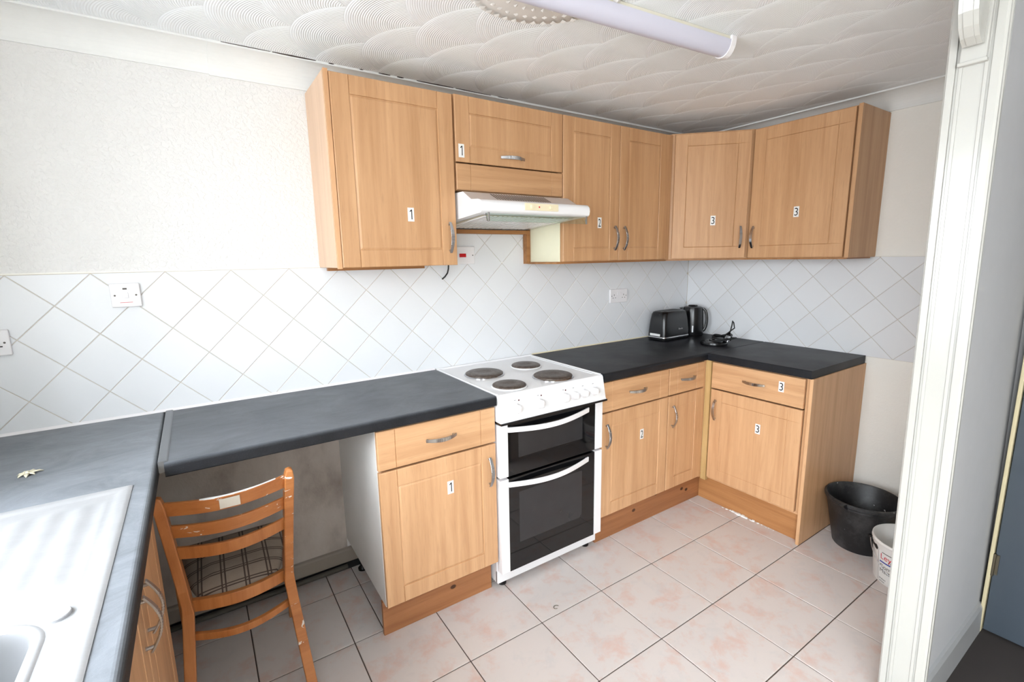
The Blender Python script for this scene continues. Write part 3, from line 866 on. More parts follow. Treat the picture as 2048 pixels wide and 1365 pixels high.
# left run: front edge at x=-3.136; hole under the sink bowl
XE = -3.136
m = MB()
P = [(-x+0, z) for x, z in wt_profile(3.6, 3.1, Wz0, Wz1)]
rr = .014
prof = [(-3.20, Wz0), (-3.20, Wz1)]
for k in range(7):
    a = PI/2*k/6; prof.append((XE-rr+rr*math.sin(a), Wz1-rr+rr*math.cos(a)))
for k in range(1, 6):
    a = PI/2*k/5; prof.append((XE-.006*(1-math.cos(a)), Wz0+.006*(1-math.sin(a))))
m.prism(prof, 1, -1.735, -.0075)
bx0, bx1, by0, by1 = -3.64, -3.225, -1.64, -1.195
m.box(-3.725, -3.20, by1, -.0075, Wz0, Wz1); m.box(-3.725, -3.20, -1.735, by0, Wz0, Wz1)
m.box(-3.725, bx0, by0, by1, Wz0, Wz1); m.box(bx1, -3.20, by0, by1, Wz0, Wz1)
tag(m.build('worktop', M['worktop_residue_glare']), 'dark slate worktop along the left wall holding the steel sink', 'worktop')
tag(MB().prism([(-3.1355, Wz1-.03), (-3.1355, Wz1+.0022), (-3.133, Wz1+.0032), (-3.115, Wz1+.0032), (-3.112, Wz1+.0006), (-3.120, Wz1+.0006), (-3.1208, Wz1-.03)], 1, -.585, -.0075).build('joining_strip', M['join_strip']),
    'grey metal joining strip between the two left worktops', 'strip')
# thin white sealant line behind worktops
tag(MB().prism([(-.0065, Wz1), (-.014, Wz1+.0003), (-.0065, Wz1+.009)], 0, -3.72, -2.02).build('sealant_bead', M['white_plastic']), 'white sealant bead along the back of the left worktops', 'sealant')
tag(MB().prism([(-.0065, Wz1), (-.012, Wz1+.0003), (-.0065, Wz1+.006)], 0, -1.41, -.01).build('sealant_bead', M['cream_plastic']), 'cream sealant bead behind the worktop right of the cooker', 'sealant')

# ------------------------------------------------------------------ sink
sx0, sx1, sy0, sy1 = -3.680, -3.180, -1.665, -.715
sink = thing('sink', 'stainless steel inset sink with ridged drainer in the left worktop', 'sink', (sx0, sy0, Wz1))
SW, SL = sx1-sx0, sy1-sy0
def rrect(x, y, cx, cy, hx, hy, r):
    qx, qy = abs(x-cx)-hx+r, abs(y-cy)-hy+r
    return math.hypot(max(qx, 0), max(qy, 0))+min(max(qx, qy), 0)-r
def sstep(a, b, t): t = min(max((t-a)/(b-a), 0), 1); return t*t*(3-2*t)
bcx, bcy, bhx, bhy = (-3.435-sx0), (-1.42-sy0), .188, .205
def sink_z(x, y):
    e = min(x, SW-x, y, SL-y)
    z = .0015+.0035*sstep(0, .006, e)
    z -= .003*sstep(.018, .034, e)
    # drainer ridges
    dy0, dy1 = (-1.15-sy0), (-.775-sy0)
    amp = sstep(dy0, dy0+.05, y)*(1-sstep(dy1-.03, dy1, y))*sstep(.03, .05, x)*(1-sstep(SW-.05, SW-.035, x))
    z += .0016*amp*math.cos((x-.05)*2*PI/.052)
    d = rrect(x, y, bcx, bcy, bhx, bhy, .07)
    return z
nx, ny = 101, 191
# refine near the bowl wall by a plain dense grid
vs = []; fs = []
for j in range(ny):
    for i in range(nx):
        x, y = SW*i/(nx-1), SL*j/(ny-1); vs.append((x, y, sink_z(x, y)))
for j in range(ny-1):
    for i in range(nx-1): fs.append((j*nx+i, j*nx+i+1, (j+1)*nx+i+1, (j+1)*nx+i))
sd = lambda i: rrect(vs[i][0], vs[i][1], bcx, bcy, bhx, bhy, .07)
MB().add(vs, [f for f in fs if min(sd(i) for i in f) > -.009], 0, True).build('sink_body', M['steel'], sink, split=False)
def ring(off, z, n=10):
    P = []; hx, hy, r = bhx+off, bhy+off, max(.07+off, .02)
    for cx, cy, a0 in ((hx-r, hy-r, 0), (-hx+r, hy-r, PI/2), (-hx+r, -hy+r, PI), (hx-r, -hy+r, 3*PI/2)):
        for k in range(n+1):
            q = a0+PI/2*k/n; P.append((bcx+cx+r*math.cos(q), bcy+cy+r*math.sin(q), z))
    return P
def rings(L):
    m = MB(); R_ = [ring(o, z) for o, z in L]; n = len(R_[0])
    return m.add([p for r in R_ for p in r], [(i*n+k, i*n+(k+1) % n, (i+1)*n+(k+1) % n, (i+1)*n+k) for i in range(len(R_)-1) for k in range(n)], 0, True), n
m, n = rings([(.007, .0015), (.004, .0042), (0, .0052), (-.005, .0046), (-.010, .001)])
m.build('bowl_rim', M['steel'], sink, split=False)
m, n = rings([(-.009, .002), (-.012, -.004), (-.014, -.02), (-.020, -.09), (-.026, -.125), (-.036, -.143), (-.055, -.148)])
m.add(ring(-.055, -.148), [tuple(range(n))], 0, True)
m.build('bowl', plain('shaded_bowl_steel', (132, 133, 136), .5, .3), sink, split=False)  # same steel as the drainer, darkened to paint in the bowl's shade
e_ = MB(); e_.box(0, SW, 0, .002, -.0, .0018); e_.box(0, SW, SL-.002, SL, 0, .0018); e_.box(0, .002, 0, SL, 0, .0018); e_.box(SW-.002, SW, 0, SL, 0, .0018)
e_.build('rim_edge', M['steel'], sink)
MB().lathe([(.018, .0), (.018, .0040), (.0168, .0052), (.0001, .0056)], (-3.236-sx0, -1.226-sy0, .002), 32).build('tap_hole_cover', M['steel'], sink)
MB().lathe([(.032, -.148), (.030, -.1455), (.020, -.1465), (.0001, -.147)], (bcx, bcy, 0), 24).build('waste', M['chrome'], sink)

# ------------------------------------------------------------------ cooker
CX = -2.013; CW = .594
ck_ = thing('cooker', 'white electric cooker with four solid hotplates and black double oven doors', 'cooker', (CX, 0, 0))
MB().box(0, CW, -.56, -.03, .032, .885).build('body', M['enamel'], ck_, bevel=.002)
# hob: pressed sheet with raised side rails
hob = MB(); hob.box(0, CW, -.592, -.012, .884, .908)
hob.box(.0, .012, -.585, -.012, .906, .9125); hob.box(CW-.012, CW, -.585, -.012, .906, .9125); hob.box(0, CW, -.022, -.008, .884, .916)
hb = hob.build('hob', M['enamel'], ck_, bevel=.003)
tag(MB().box(CW-.030, CW-.019, -.55, -.05, .908, .911).build('rail', M['enamel'], ck_, bevel=.0015))
plates = [(.146, -.245, .091), (.405, -.228, .074), (.383, -.480, .091), (.125, -.497, .074)]
for x, y, r in plates:
    p = MB().lathe([(r, .0), (r, .009), (r-.006, .0125), (r*.42, .0115), (r*.34, .0098), (.0001, .0098)], (0, 0, 0), 48).build('hotplate', M['hotplate'], ck_, (x, y, .909))
    MB().lathe([(r+.007, 0), (r+.007, .002), (r+.001, .0045), (r+.001, 0)], (0, 0, 0), 48, cap=False).build('plate_ring', M['chrome'] if r > .08 else M['enamel'], p)
# fascia
fas = [(-.56, .795), (-.622, .795), (-.617, .800), (-.596, .900), (-.590, .9075), (-.56, .9075)]
MB().prism(fas, 0, .0, CW).build('fascia', M['enamel'], ck_, bevel=.0015)
def fas_y(z): return -.617+(z-.80)*.21
kn = MB(); kn.lathe([(.0225, 0), (.0215, .006), (.0175, .012), (.0165, .026), (.0145, .029), (.0001, .0295)], n=28)
km = kn.mesh('knob', [M['white_plastic']])
for x in (.084, .204, .345, .404, .461, .524):
    o = bpy.data.objects.new('knob', km); COL.objects.link(o); o.parent = ck_; o.location = (x, fas_y(.842)-.001, .842); o.rotation_euler = (PI/2-.2, 0, 0)
    o.scale = (1, 1, 1) if x < .35 else (.86, .86, 1)
    MB().box(x-.0045, x+.0045, -.0008, 0, 0, .0016, 0).build('mark', M['ink_grey'], ck_, (0, fas_y(.876)-.0002, .876), (0, 0, 0))
for x in (.103, .221, .358):
    MB().lathe([(.0035, 0), (.0035, .001), (.002, .002), (.0001, .0022)], n=12).build('indicator', M['neon'], ck_, (x, fas_y(.874)-.0002, .874), (PI/2, 0, 0))
MB().box(-.002, CW+.004, -.626, -.56, .786, .795).build('trim_strip', M['black_plastic'], ck_, bevel=.002)
MB().box(.010, CW-.010, -.566, -.556, .09, .79).build('oven_front_frame', M['black_plastic'], ck_)
def oven_door(z0, h, wz0, wz1, label):
    d = MB(); d.box(.046, CW-.052, -.040, 0, 0, h)
    o = d.build('oven_door', M['black_gloss'], ck_, (0, -.561, z0), bevel=.0015); tag(o, label)
    for a, b in ((.0, .0455), (CW-.0515, CW-.004)):
        MB().box(a+.003, b, -.0405, -.0, 0, h).build('side_strip', M['white_plastic'], o, bevel=.0015)
    MB().box(.098, .462, -.0406, -.0400, wz0, wz1).build('window', M['oven_window'], o)
    secs = []; n = 28
    for k in range(n+1):
        t = k/n; x = .044+t*(.486-.044+.012); s = math.sin(PI*t)
        y = -.044-.030*s; zc = h-.024-.012*s - .0
        hh = .0115
        secs.append([(x, y-.003, zc-hh), (x, y-.004, zc+hh*.9), (x, y+.003, zc+hh), (x, y+.003, zc-hh)])
    MB().sweep(secs, 0, False).build('oven_handle', M['white_plastic'], o, bevel=.0012)
    for x in (.052, .488): MB().box(x-.006, x+.006, -.045, -.038, h-.034, h-.016).build('handle_foot', M['white_plastic'], o)
    return o
oven_door(.545, .235, .075, .185, 'upper grill door with white bow handle')
oven_door(.096, .438, .125, .365, 'lower oven door with white bow handle')
MB().box(0, CW-.006, -.566, -.55, .032, .092).build('bottom_strip', M['enamel'], ck_, bevel=.002)
for x, y in ((.045, -.53), (CW-.045, -.53), (.045, -.08), (CW-.045, -.08)):
    MB().lathe([(.019, 0), (.019, .010), (.010, .014), (.010, .034)], (x, y, 0), 16).build('foot', M['black_plastic'], ck_)

# ------------------------------------------------------------------ cooker hood
hd_ = thing('cooker_hood', 'white cooker hood with glass visor under the short wall cabinet', 'cooker hood', (-2.014, 0, 0))
HWd = .572
prof = [(-.008, 1.748), (-.362, 1.742), (-.432, 1.704), (-.490, 1.699), (-.505, 1.695), (-.516, 1.684), (-.519, 1.668), (-.515, 1.652), (-.505, 1.645), (-.47, 1.643), (-.02, 1.612), (-.008, 1.612)]
MB().prism(prof, 0, 0, HWd, 0, True).build('hood_body', M['enamel'], hd_, bevel=.0015)
v = MB()
for k in range(22):
    x = .125+k*.0135
    p = [(x, -.372, 1.7375), (x+.0055, -.372, 1.7375), (x+.0135, -.424, 1.7092), (x+.008, -.424, 1.7092)]
    v.add([(a, b-.0004, c+.0008) for a, b, c in p], [(0, 1, 2, 3)])
v.build('vent_slots', M['black_matt'], hd_)
cp = MB().box(.205, .385, -.5215, -.5185, 1.660, 1.690).build('control_panel', M['cream_plastic'], hd_, bevel=.004)
for x in (.235, .335): MB().box(x, x+.012, -.529, -.521, 1.668, 1.682).build('slider', M['cream_plastic'], cp, bevel=.001)
MB().box(.277, .283, -.5225, -.5212, 1.672, 1.678).build('pilot', M['ink_red'], cp)
g_ = MB(); 
g_.add([(.03, -.497, 1.644), (HWd-.012, -.497, 1.644), (HWd-.012, -.508, 1.612), (.03, -.508, 1.612), (.03, -.493, 1.644), (HWd-.012, -.493, 1.644), (HWd-.012, -.504, 1.612), (.03, -.504, 1.612)],
       [(0, 1, 2, 3), (7, 6, 5, 4), (0, 4, 5, 1), (3, 2, 6, 7), (0, 3, 7, 4), (1, 5, 6, 2)])
gv = g_.build('glass_visor', M['glass'], hd_)
for x in (.030, HWd-.018):
    MB().box(x, x+.008, -.004, .0, 0, .036).build('visor_bracket', M['chrome'], hd_, (0, -.509, 1.611), (-.33*0, 0, 0), bevel=.001)
fl = MB(); fl.add([(.04, -.45, 1.6405), (HWd-.04, -.45, 1.6405), (HWd-.04, -.05, 1.6128), (.04, -.05, 1.6128)], [(0, 1, 2, 3)])
ff = fl.build('filter', M['filter'], hd_)
gr = MB()
for k in range(19):
    x = .055+k*.0245; gr.add([(x, -.44, 1.6390), (x+.013, -.44, 1.6390), (x+.013, -.08, 1.6141), (x, -.08, 1.6141), (x, -.44, 1.6355), (x+.013, -.44, 1.6355), (x+.013, -.08, 1.6105), (x, -.08, 1.6105)],
           [(0, 1, 2, 3), (4, 7, 6, 5), (0, 4, 5, 1), (3, 2, 6, 7), (0, 3, 7, 4), (1, 5, 6, 2)])
gr.build('grille', M['white_plastic'], ff)

# ------------------------------------------------------------------ electrical plates
def plate(name, label, x0, x1, z0, z1, y=-.0065, t=.012):
    r = thing(name, label, 'switch' if 'switch' in name else 'socket', ((x0+x1)/2, y, (z0+z1)/2))
    w, h = x1-x0, z1-z0
    MB().box(-w/2, w/2, -t, 0, -h/2, h/2).build('face_plate', M['white_plastic'], r, bevel=.003)
    for s in (-1, 1): MB().lathe([(.0032, -t-.0007), (.0032, -t+.002)], (s*(w/2-.0125), 0, 0), 10, axis=1).build('screw', M['brown_stain'], r)
    return r, w, h, t
def pins(r, cx, t, z=-.012):
    m = MB(); m.box(cx-.002, cx+.002, -t-.0005, -t+.003, z+.014, z+.023)
    for s in (-1, 1): m.box(cx+s*.011-.0032, cx+s*.011+.0032, -t-.0005, -t+.003, z-.002, z+.002)
    m.build('pin_slots', M['ink'], r)
r, w, h, t = plate('switch', 'square white fused switch on the tiles at the left', -3.243, -3.158, 1.315, 1.399)
MB().box(-.008, .008, -t-.004, -t, -.010, .010).build('rocker', M['white_plastic'], r, bevel=.001)
MB().box(-.006, .006, -t-.0006, -t, .020, .026).build('indicator_window', M['brown_stain'], r)
MB().box(-.018, .018, -t-.0005, -t, -.0262, -.0248).build('print_line', M['ink_red'], r)
r, w, h, t = plate('double_socket', 'white double socket at the far left edge above the worktop', -3.662, -3.513, 1.180, 1.264)
for cx in (-.042, .042): pins(r, cx, t)
for cx in (-.01, .01): MB().box(cx-.006, cx+.006, -t-.003, -t, .016, .030).build('rocker', M['white_plastic'], r, bevel=.001)
r, w, h, t = plate('double_socket', 'white double socket above the toaster', -.795, -.643, 1.167, 1.254)
for cx in (-.042, .042): pins(r, cx, t)
for cx in (-.01, .01): MB().box(cx-.006, cx+.006, -t-.004, -t, .006, .022).build('rocker', M['white_plastic'], r, bevel=.001)
r, w, h, t = plate('cooker_switch', 'white cooker switch with red rocker below the hood', -1.925, -1.775, 1.437, 1.524, t=.016)
MB().box(-.016+.002, .022, -t-.005, -t, -.009, .009).build('rocker', M['red'], r, bevel=.001)
pts = [(-1.925, -.03, 1.47), (-1.93, -.030, 1.44), (-1.932, -.030, 1.415), (-1.938, -.030, 1.395), (-1.952, -.030, 1.378), (-1.968, -.030, 1.366)]
tag(MB().tube(pts, .0038, 10).build('cable', M['cable']), 'short black cable end dangling under the leftmost wall cabinet', 'cable')

# ------------------------------------------------------------------ toaster, kettle, kettle base
def rbox_section(hx, hy, r, n=5):
    P = []
    for cx, cy, a0 in ((hx-r, hy-r, 0), (-hx+r, hy-r, PI/2), (-hx+r, -hy+r, PI), (hx-r, -hy+r, 3*PI/2)):
        for k in range(n+1):
            a = a0+PI/2*k/n; P.append((cx+r*math.cos(a), cy+r*math.sin(a)))
    return P
def loft(levels, n=5):
    return [[(x, y, z) for x, y in rbox_section(hx, hy, r, n)] for z, hx, hy, r in levels]
to = thing('toaster', 'black two-slice toaster with chrome base band on the worktop', 'toaster', (-.367, -.140, Wz1), .02)
MB().sweep(loft([(.026, .134, .072, .026), (.06, .133, .071, .026), (.13, .127, .066, .027), (.172, .121, .061, .03), (.184, .116, .056, .03), (.190, .106, .047, .03), (.191, .09, .035, .025)]), 0, True).build('shell', M['black_plastic'], to)
MB().sweep(loft([(.014, .1345, .0725, .026), (.017, .1355, .0735, .026), (.024, .1355, .0735, .026), (.026, .1345, .0725, .026)]), 0, True).build('chrome_band', M['chrome'], to)
MB().sweep(loft([(.004, .126, .064, .02), (.015, .130, .068, .024)]), 0, True).build('base', M['black_matt'], to)
for s in (-1, 1): MB().box(-.085, .085, s*.019-.011, s*.019+.011, .1900, .1918).build('slot', M['black_matt'], to)
for x, y in ((-.1, -.045), (.1, -.045), (-.1, .045), (.1, .045)): MB().lathe([(.008, 0), (.008, .006)], (x, y, 0), 10).build('foot', M['black_matt'], to)
MB().box(.134, .150, -.012, .012, .125, .140).build('lever', M['black_plastic'], to, bevel=.003)
MB().box(-.1358, -.1325, -.035, .045, .031, .046).build('paper_label', M['paper'], to)
vs, fs = text_geo('Breville', .015)
MB().add([(x*1.0+.03, -.0722+.0000, y+.072) for x, y, z in vs], fs).build('maker_lettering', M['silver_ink'], to)
ke = thing('kettle', 'black plastic jug kettle in the corner behind the toaster', 'kettle', (-.130, -.150, Wz1), -.9)
MB().lathe([(.070, .0), (.073, .006), (.074, .04), (.071, .12), (.066, .180), (.062, .196), (.05, .202), (.0001, .204)], n=36).build('body', M['black_plastic'], ke)
MB().lathe([(.030, 0), (.032, .004), (.026, .010), (.0001, .011)], (0, 0, .202), 20).build('lid_knob', M['black_plastic'], ke)
hp = []
for k in range(15):
    a = -.5*PI+PI*k/14; hp.append((.060+.034*math.cos(a)**.8 if math.cos(a) > 0 else .060, 0, .108+.078*math.sin(a)))
secs = []
for i, p in enumerate(hp):
    q = hp[min(i+1, len(hp)-1)]; o = hp[max(i-1, 0)]; d_ = Vector(q)-Vector(o); d_.normalize(); nrm = Vector((d_.z, 0, -d_.x))
    P = Vector(p); secs.append([tuple(P+nrm*.008+Vector((0, -.011, 0))), tuple(P+nrm*.008+Vector((0, .011, 0))), tuple(P-nrm*.008+Vector((0, .011, 0))), tuple(P-nrm*.008+Vector((0, -.011, 0)))])
MB().sweep(secs, 0, True).build('handle', M['black_plastic'], ke, bevel=.003)
MB().prism([(-.055, .15), (-.088, .19), (-.055, .198)], 1, -.018, .018).build('spout', M['black_plastic'], ke, bevel=.004)
MB().box(-.004, .004, -.0752, -.071, .03, .075).build('water_gauge', M['chrome'], ke)
kb = thing('kettle_power_base', 'black kettle power base with coiled cable and plug on the corner worktop', 'kettle base', (-.33, -.455, Wz1))
MB().lathe([(.078, 0), (.080, .006), (.076, .018), (.060, .023), (.030, .024), (.028, .030), (.012, .034), (.0001, .034)], (0, 0, 0), 36).build('base_disc', M['black_plastic'], kb)
coil = []
for k in range(90):
    a = k/90*2*PI*2.6; R_ = .070+.016*math.sin(a*.37); coil.append((.055+R_*math.cos(a)*1.05, -.025+R_*math.sin(a)*.8, .026+.030*k/90+.009*math.sin(a*1.7)))
tip = coil[-1]
loop = [tip, (tip[0]+.02, tip[1]-.01, .06), (.10, -.07, .10), (.085, -.072, .135), (.075, -.07, .148), (.072, -.069, .12), (.068, -.065, .09), (.066, -.06, .066)]
MB().tube(coil, .0058, 8).build('cable_coil', M['cable'], kb)
MB().tube(loop, .0036, 8).build('cable_loop', M['cable'], kb)
pg = MB().sweep(loft([(0, .027, .022, .008), (.026, .026, .021, .008), (.034, .015, .012, .006), (.046, .005, .005, .003)]), 0, True).build('plug', M['black_plastic'], kb, (.052, -.055, .030), (.3, .15, .5))
for x, y, hw_ in ((0, .011, .002), (-.011, -.006, .0032), (.011, -.006, .0032)):
    MB().box(x-hw_, x+hw_, y-.0015, y+.0015, -.014, 0).build('pin', M['chrome'], pg)

# ------------------------------------------------------------------ chair
ch = thing('dining_chair', 'orange beech ladder-back chair with plaid seat tucked under the left worktop', 'chair', (-2.977, -.543, 0), -.015)
zs_, zt_ = .415, .815
def leg_c(s, z):
    if z >= zs_:
        t = (z-zs_)/(zt_-zs_); return s*(.142+.028*t), -.070*t**1.23
    t = (zs_-z)/zs_; return s*(.142+.033*t), -.10*t**1.6
def leg_secs(s):
    secs = []
    for k in range(31):
        z = zt_*k/30; x, y = leg_c(s, z)
        hx = .0140+.002*(z < .42); hy = .021+.004*(z < .5)+.004*math.exp(-((z-.40)/.13)**2)
        if k == 30: hx *= .7; hy *= .7
        secs.append([(x-hx, y-hy, z), (x+hx, y-hy, z), (x+hx, y+hy, z), (x-hx, y+hy, z)])
    x, y = leg_c(s, zt_); secs.append([(x-.004, y-.008, zt_+.005), (x+.004, y-.008, zt_+.005), (x+.004, y+.008, zt_+.005), (x-.004, y+.008, zt_+.005)])
    return secs
for s in (-1, 1): MB().sweep(leg_secs(s)).build('leg', M['chair_slat'] if s > 0 else M['chair_wood'], ch, bevel=.004)
def bowed(zc, hz, th, bow, name, mat, sides=None, lean_=0, label=None):
    secs = []; n = 20; xl, yl = leg_c(-1, zc); xr, yr = leg_c(1, zc)
    for k in range(n+1):
        t = k/n; x = xl+.006+(xr-xl-.012)*t; y = yl-bow*math.sin(PI*t)*(1)+.004
        secs.append([(x, y-th, zc-hz), (x, y-th-lean_, zc+hz), (x, y+th-lean_, zc+hz), (x, y+th, zc-hz)])
    o = MB().sweep(secs).build(name, mat, ch, bevel=.002)
    if label: tag(o, label)
    return o
bowed(.777, .0215, .006, .050, 'slat', M['chair_slat'], lean_=.006, label='top slat with white paint marks')
ps = []
xl_, yl_ = leg_c(-1, .777); xr_, yr_ = leg_c(1, .777)
for k in range(13):
    t = .28+.62*k/12; x = xl_+.006+(xr_-xl_-.012)*t; y = yl_-.050*math.sin(PI*t)+.004-.006; w_ = .0052*(.6+.4*random.random())
    ps.append([(x, y-w_-.001, .7982-.003*random.random()), (x, y-w_-.0006, .7992), (x, y+w_, .7992), (x, y+w_, .7975)])
MB().sweep(ps).build('paint_smear', M['paper'], ch)
bowed(.698, .0205, .006, .050, 'slat', M['chair_slat'], lean_=.006)
bowed(.620, .0205, .006, .050, 'slat', M['chair_wood'], lean_=.006)
bowed(.417, .020, .009, .034, 'seat_rail', M['chair_wood'])
bowed(.318, .0115, .008, .050, 'stretcher', M['chair_wood'])
MB().box(-.024, .028, -.0014, 0, -.014, .014).build('label_residue', plain('old_label_paper', (196, 188, 174), .8, var=.1), ch, (.0, -.1235, .779), (-.06, 0, 0))
fy = .345
for s, fx in ((-1, .190), (1, .172)):
    MB().sweep([[(s*(fx-.004)-a, fy-b-(.01 if z > .2 else 0), z) for a, b in ((.010, .010), (-.010, .010), (-.010, -.010), (.010, -.010))] if z < .1 else
                [(s*fx-a, fy-b, z) for a, b in ((.014, .014), (-.014, .014), (-.014, -.014), (.014, -.014))] for z in (0, .41)]).build('leg', M['chair_wood'], ch, bevel=.004)
    MB().sweep([[(s*.140, -.005, zs_-.02), (s*.140, -.005, zs_+.02), (s*.156, -.005, zs_+.02), (s*.156, -.005, zs_-.02)],
                [(s*fx-s*.008, fy, zs_-.02), (s*fx-s*.008, fy, zs_+.02), (s*fx+s*.008, fy, zs_+.02), (s*fx+s*.008, fy, zs_-.02)]]).build('side_rail', M['chair_wood'], ch, bevel=.002)
MB().box(-.190, fx, fy-.008, fy+.008, zs_-.02, zs_+.02).build('front_rail', M['chair_wood'], ch, bevel=.002)
# cushion: domed trapezoid, plaid
vs = []; fs = []; N = 24
for j in range(N+1):
    for i in range(N+1):
        a, b = i/N*2-1, j/N*2-1
        q = 1-.10*(abs(a)*abs(b))**3
        hwid = .128+(.188-.128)*(j/N)
        x = a*hwid*q; y = .012+.356*(j/N) - .030*(1-a*a)*(1-j/N)
        ed = min(1-abs(a), 1-abs(b)); z = .426+.028*min(1, (ed*2.0))**.6
        vs.append((x, y, z))
for j in range(N):
    for i in range(N): fs.append((j*(N+1)+i, j*(N+1)+i+1, (j+1)*(N+1)+i+1, (j+1)*(N+1)+i))
border = [i for i in range(N+1)]+[(j*(N+1)+N) for j in range(1, N+1)]+[N*(N+1)+i for i in range(N-1, -1, -1)]+[j*(N+1) for j in range(N-1, 0, -1)]
low = [(vs[i][0]*.98, vs[i][1]+.004*(vs[i][1] < .1), .420) for i in border]; nb = len(border); base = len(vs)
fs += [(border[k], base+k, base+(k+1) % nb, border[(k+1) % nb]) for k in range(nb)]; fs.append(tuple(base+k for k in range(nb)))
MB().add(vs+low, fs, 0, True).build('seat', M['plaid'], ch, split=False)

# ------------------------------------------------------------------ buckets
bk = thing('bucket', 'black rubber builders bucket spotted with plaster beside the end panel', 'bucket', (-.325, -1.322, 0), .15)
MB().lathe([(.0001, .008), (.104, .008), (.108, .02), (.150, .255), (.1545, .262), (.158, .262), (.163, .256), (.163, .246), (.156, .240), (.156, .232), (.152, .228), (.112, .006), (.108, .0), (.0001, .0)], n=48, cap=False).build('shell', M['bucket'], bk)
MB().prism([(.150, .262), (.175, .266), (.182, .262), (.176, .250), (.152, .235)], 1, -.03, .03).mod(lambda x, y, z: (x-.0, y, z)).build('pouring_lip', M['bucket'], bk, (0, 0, -.003), (0, 0, 2.75), bevel=.004)
h_ = [(.163*math.cos(a), .163*math.sin(a), .250-.020*math.sin((a-4.2)/1.1*PI)) for a in [4.2+1.1*k/16 for k in range(17)]]
MB().tube([(x*1.03, y*1.03, z) for x, y, z in h_], .007, 8).build('handle_grip', M['bucket'], bk)
tb = thing('paint_tub', 'white emulsion paint tub with wire handle, half hidden by the white jamb', 'tub', (-.475, -1.568, 0))
MB().lathe([(.0001, .004), (.117, .004), (.1345, .196), (.1365, .200), (.140, .200), (.1415, .190), (.1385, .186), (.1385, .176), (.1365, .172), (.1215, .004), (.119, .0), (.0001, .0)], n=64, cap=False).build('shell', M['tub'], tb)
MB().lathe([(.0001, .0045), (.1165, .0045), (.1172, .01), (.1205, .04)], n=48, cap=False).build('paint_residue', M['tub_in'], tb)
def tub_pt(s, z, off=.0008):   # s: arc angle measured from the label's left edge, angle decreasing... anticlockwise seen from above
    R_ = .1215+(.1365-.1215)*z/.172+off; return R_*math.cos(s), R_*math.sin(s), z
A0 = math.radians(143)         # label left edge direction (faces the camera side)
def wrap(s, size, u, z, mat, name, bold=0):
    vs, fs = text_geo(s, size, 'LEFT'); m = MB()
    m.add([tub_pt(A0+(u+x*1.0)/.13, z+y, .0012) for x, y, _ in vs], fs); return m.build(name, mat, tb)
def patch(u0, u1, z0, z1, mat, name, off=.0008):
    m = MB(); n = 24; vs = []
    for k in range(n+1):
        a = A0+(u0+(u1-u0)*k/n)/.13; vs += [tub_pt(a, z0, off), tub_pt(a, z1, off)]
    return m.add(vs, [(2*k, 2*k+2, 2*k+3, 2*k+1) for k in range(n)]).build(name, mat, tb)
patch(0, .20, .012, .160, M['paper'], 'paper_label', .0005)
patch(0, .0015, .012, .160, M['ink_grey'], 'label_edge', .0008)
patch(.008, .19, .106, .112, M['ink_blue'], 'blue_band', .0010)
wrap('Leyland', .036, .010, .134, M['ink_red'], 'red_lettering')
wrap('TRADE', .014, .046, .118, M['ink'], 'black_lettering')
wrap('Contract', .026, .008, .088, M['ink_grey'], 'grey_lettering')
wrap('Matt', .026, .008, .066, M['ink_grey'], 'grey_lettering')
wrap('Brilliant', .0105, .008, .026, M['ink'], 'black_lettering')
wrap('White', .0105, .008, .014, M['ink'], 'black_lettering')
patch(.018, .075, .153, .156, M['ink'], 'black_line', .0010)
sm = MB(); o_ = [(-.060, .170), (-.012, .171), (-.004, .160), (-.010, .148), (-.022, .150), (-.036, .156), (-.050, .153), (-.062, .160)]
sm.add([tub_pt(A0+u/.13, z, .0010) for u, z in o_]+[tub_pt(A0-.030/.13, .163, .0012)], [(k, (k+1) % 8, 8) for k in range(8)]); sm.build('dark_smear', M['black_matt'], tb)
P = []
fa = math.radians(204); f_ = (math.cos(fa), math.sin(fa)); p_ = (-f_[1], f_[0])
for k in range(25):      # wire bail hanging down over the front
    a = PI*k/24; c, q = .146*math.cos(a), .146*math.sin(a)
    P.append((p_[0]*c+f_[0]*q, p_[1]*c+f_[1]*q, .180-.128*math.sin(a)))
MB().tube(P, .0018, 8).build('wire_handle', M['chrome'], tb)
mid = P[12]
MB().tube(P[10:15], .007, 10).build('handle_grip', M['black_plastic'], tb)
for p in (P[0], P[-1]): MB().lathe([(.008, -.004), (.008, .004)], p, 10, axis=2).build('ear', M['black_plastic'], tb)
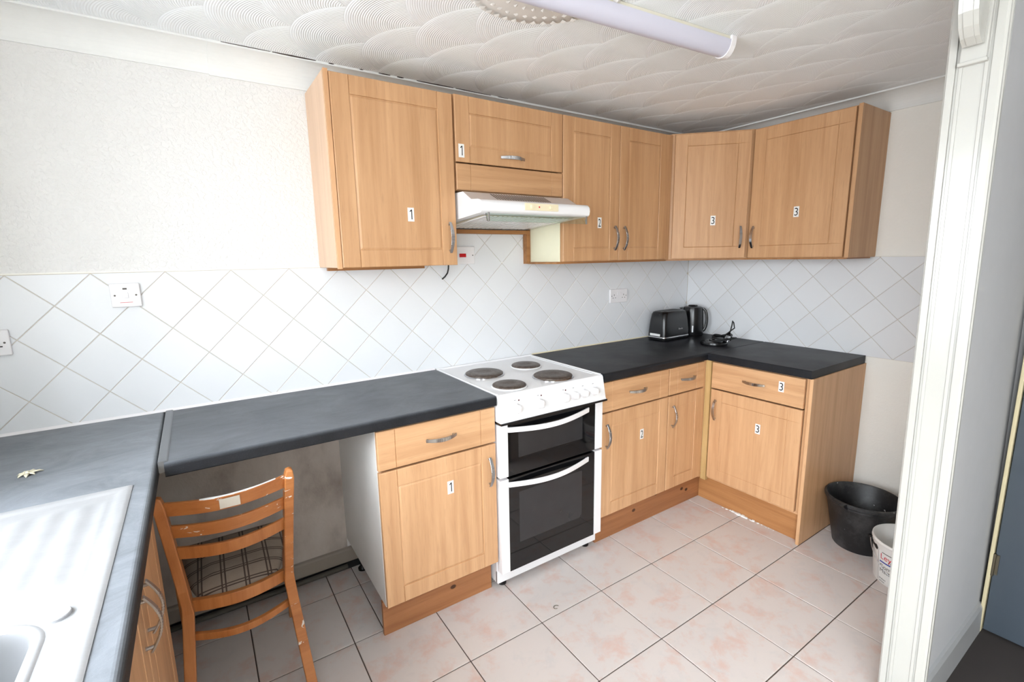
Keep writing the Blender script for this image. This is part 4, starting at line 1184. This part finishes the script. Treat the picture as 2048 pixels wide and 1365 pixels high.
tag(MB().prism([(-.022, 0), (-.022, .075), (-.012, .08), (0, .08), (0, 0)], 1, -1.74, -1.16).build('baseboard_right', wood('bare_pine_skirting', 1, (176, 130, 92), (150, 100, 66))), kind='structure')

# ------------------------------------------------------------------ small things
cl = thing('leaf_ornament', 'small cream metal leaf ornament lying on the left worktop', 'ornament', (-3.425, -.462, Wz1))
for k in range(7):
    a = k*2*PI/7+.3; L = random.uniform(.018, .034); wdt = .006
    m = MB(); vs = []
    for t, wv, z in ((.002, .002, .004), (.4, 1, .008), (.75, .8, .007), (1, .05, .002)):
        vs += [(L*t, -wdt*wv, z-.002), (L*t, 0, z), (L*t, wdt*wv, z-.002)]
    fs = []
    for q in range(3): fs += [(q*3, q*3+1, q*3+4, q*3+3), (q*3+1, q*3+2, q*3+5, q*3+4)]
    m.add(vs, fs, 0, True); o = m.build('leaf', M['gold'], cl, (0, 0, 0), (0, 0, a), split=False)
    so = o.modifiers.new('s', 'SOLIDIFY'); so.thickness = .0015
MB().lathe([(.004, 0), (.006, .005), (.004, .010), (.0001, .011)], n=12).build('centre', M['gold'], cl)
tag(MB().tube([(-1.866+.012*math.cos(a), -.795+.009*math.sin(a), .0022) for a in [k*.36 for k in range(14)]], .0012, 6).build('wire_ring', M['hinge_steel']), 'tiny open wire ring on the floor tile before the cooker', 'ring')
tag(MB().sweep([[(x-.9*0, y, z) for x, y, z in ((-1.93, -.47, h), (-1.90, -.475, h), (-1.895, -.455, h), (-1.925, -.45, h))] for h in (.0008, .010)]).build('red_scrap', M['red'], bevel=.002), 'small red scrap under the front of the cooker', 'scrap')

for o in COL.objects:
    if o.parent is None and 'category' in o:
        n = o.name.split('.')[0]
        if n in ('wall_cabinet', 'hood_cabinet', 'corner_cabinet'): o['group'] = 'beech wall cabinets'
        if n in ('base_cabinet', 'sink_cabinet'): o['group'] = 'beech base cabinets'
        if n == 'worktop': o['group'] = 'dark slate worktops'
        if n == 'double_socket': o['group'] = 'white double sockets on the tiles'
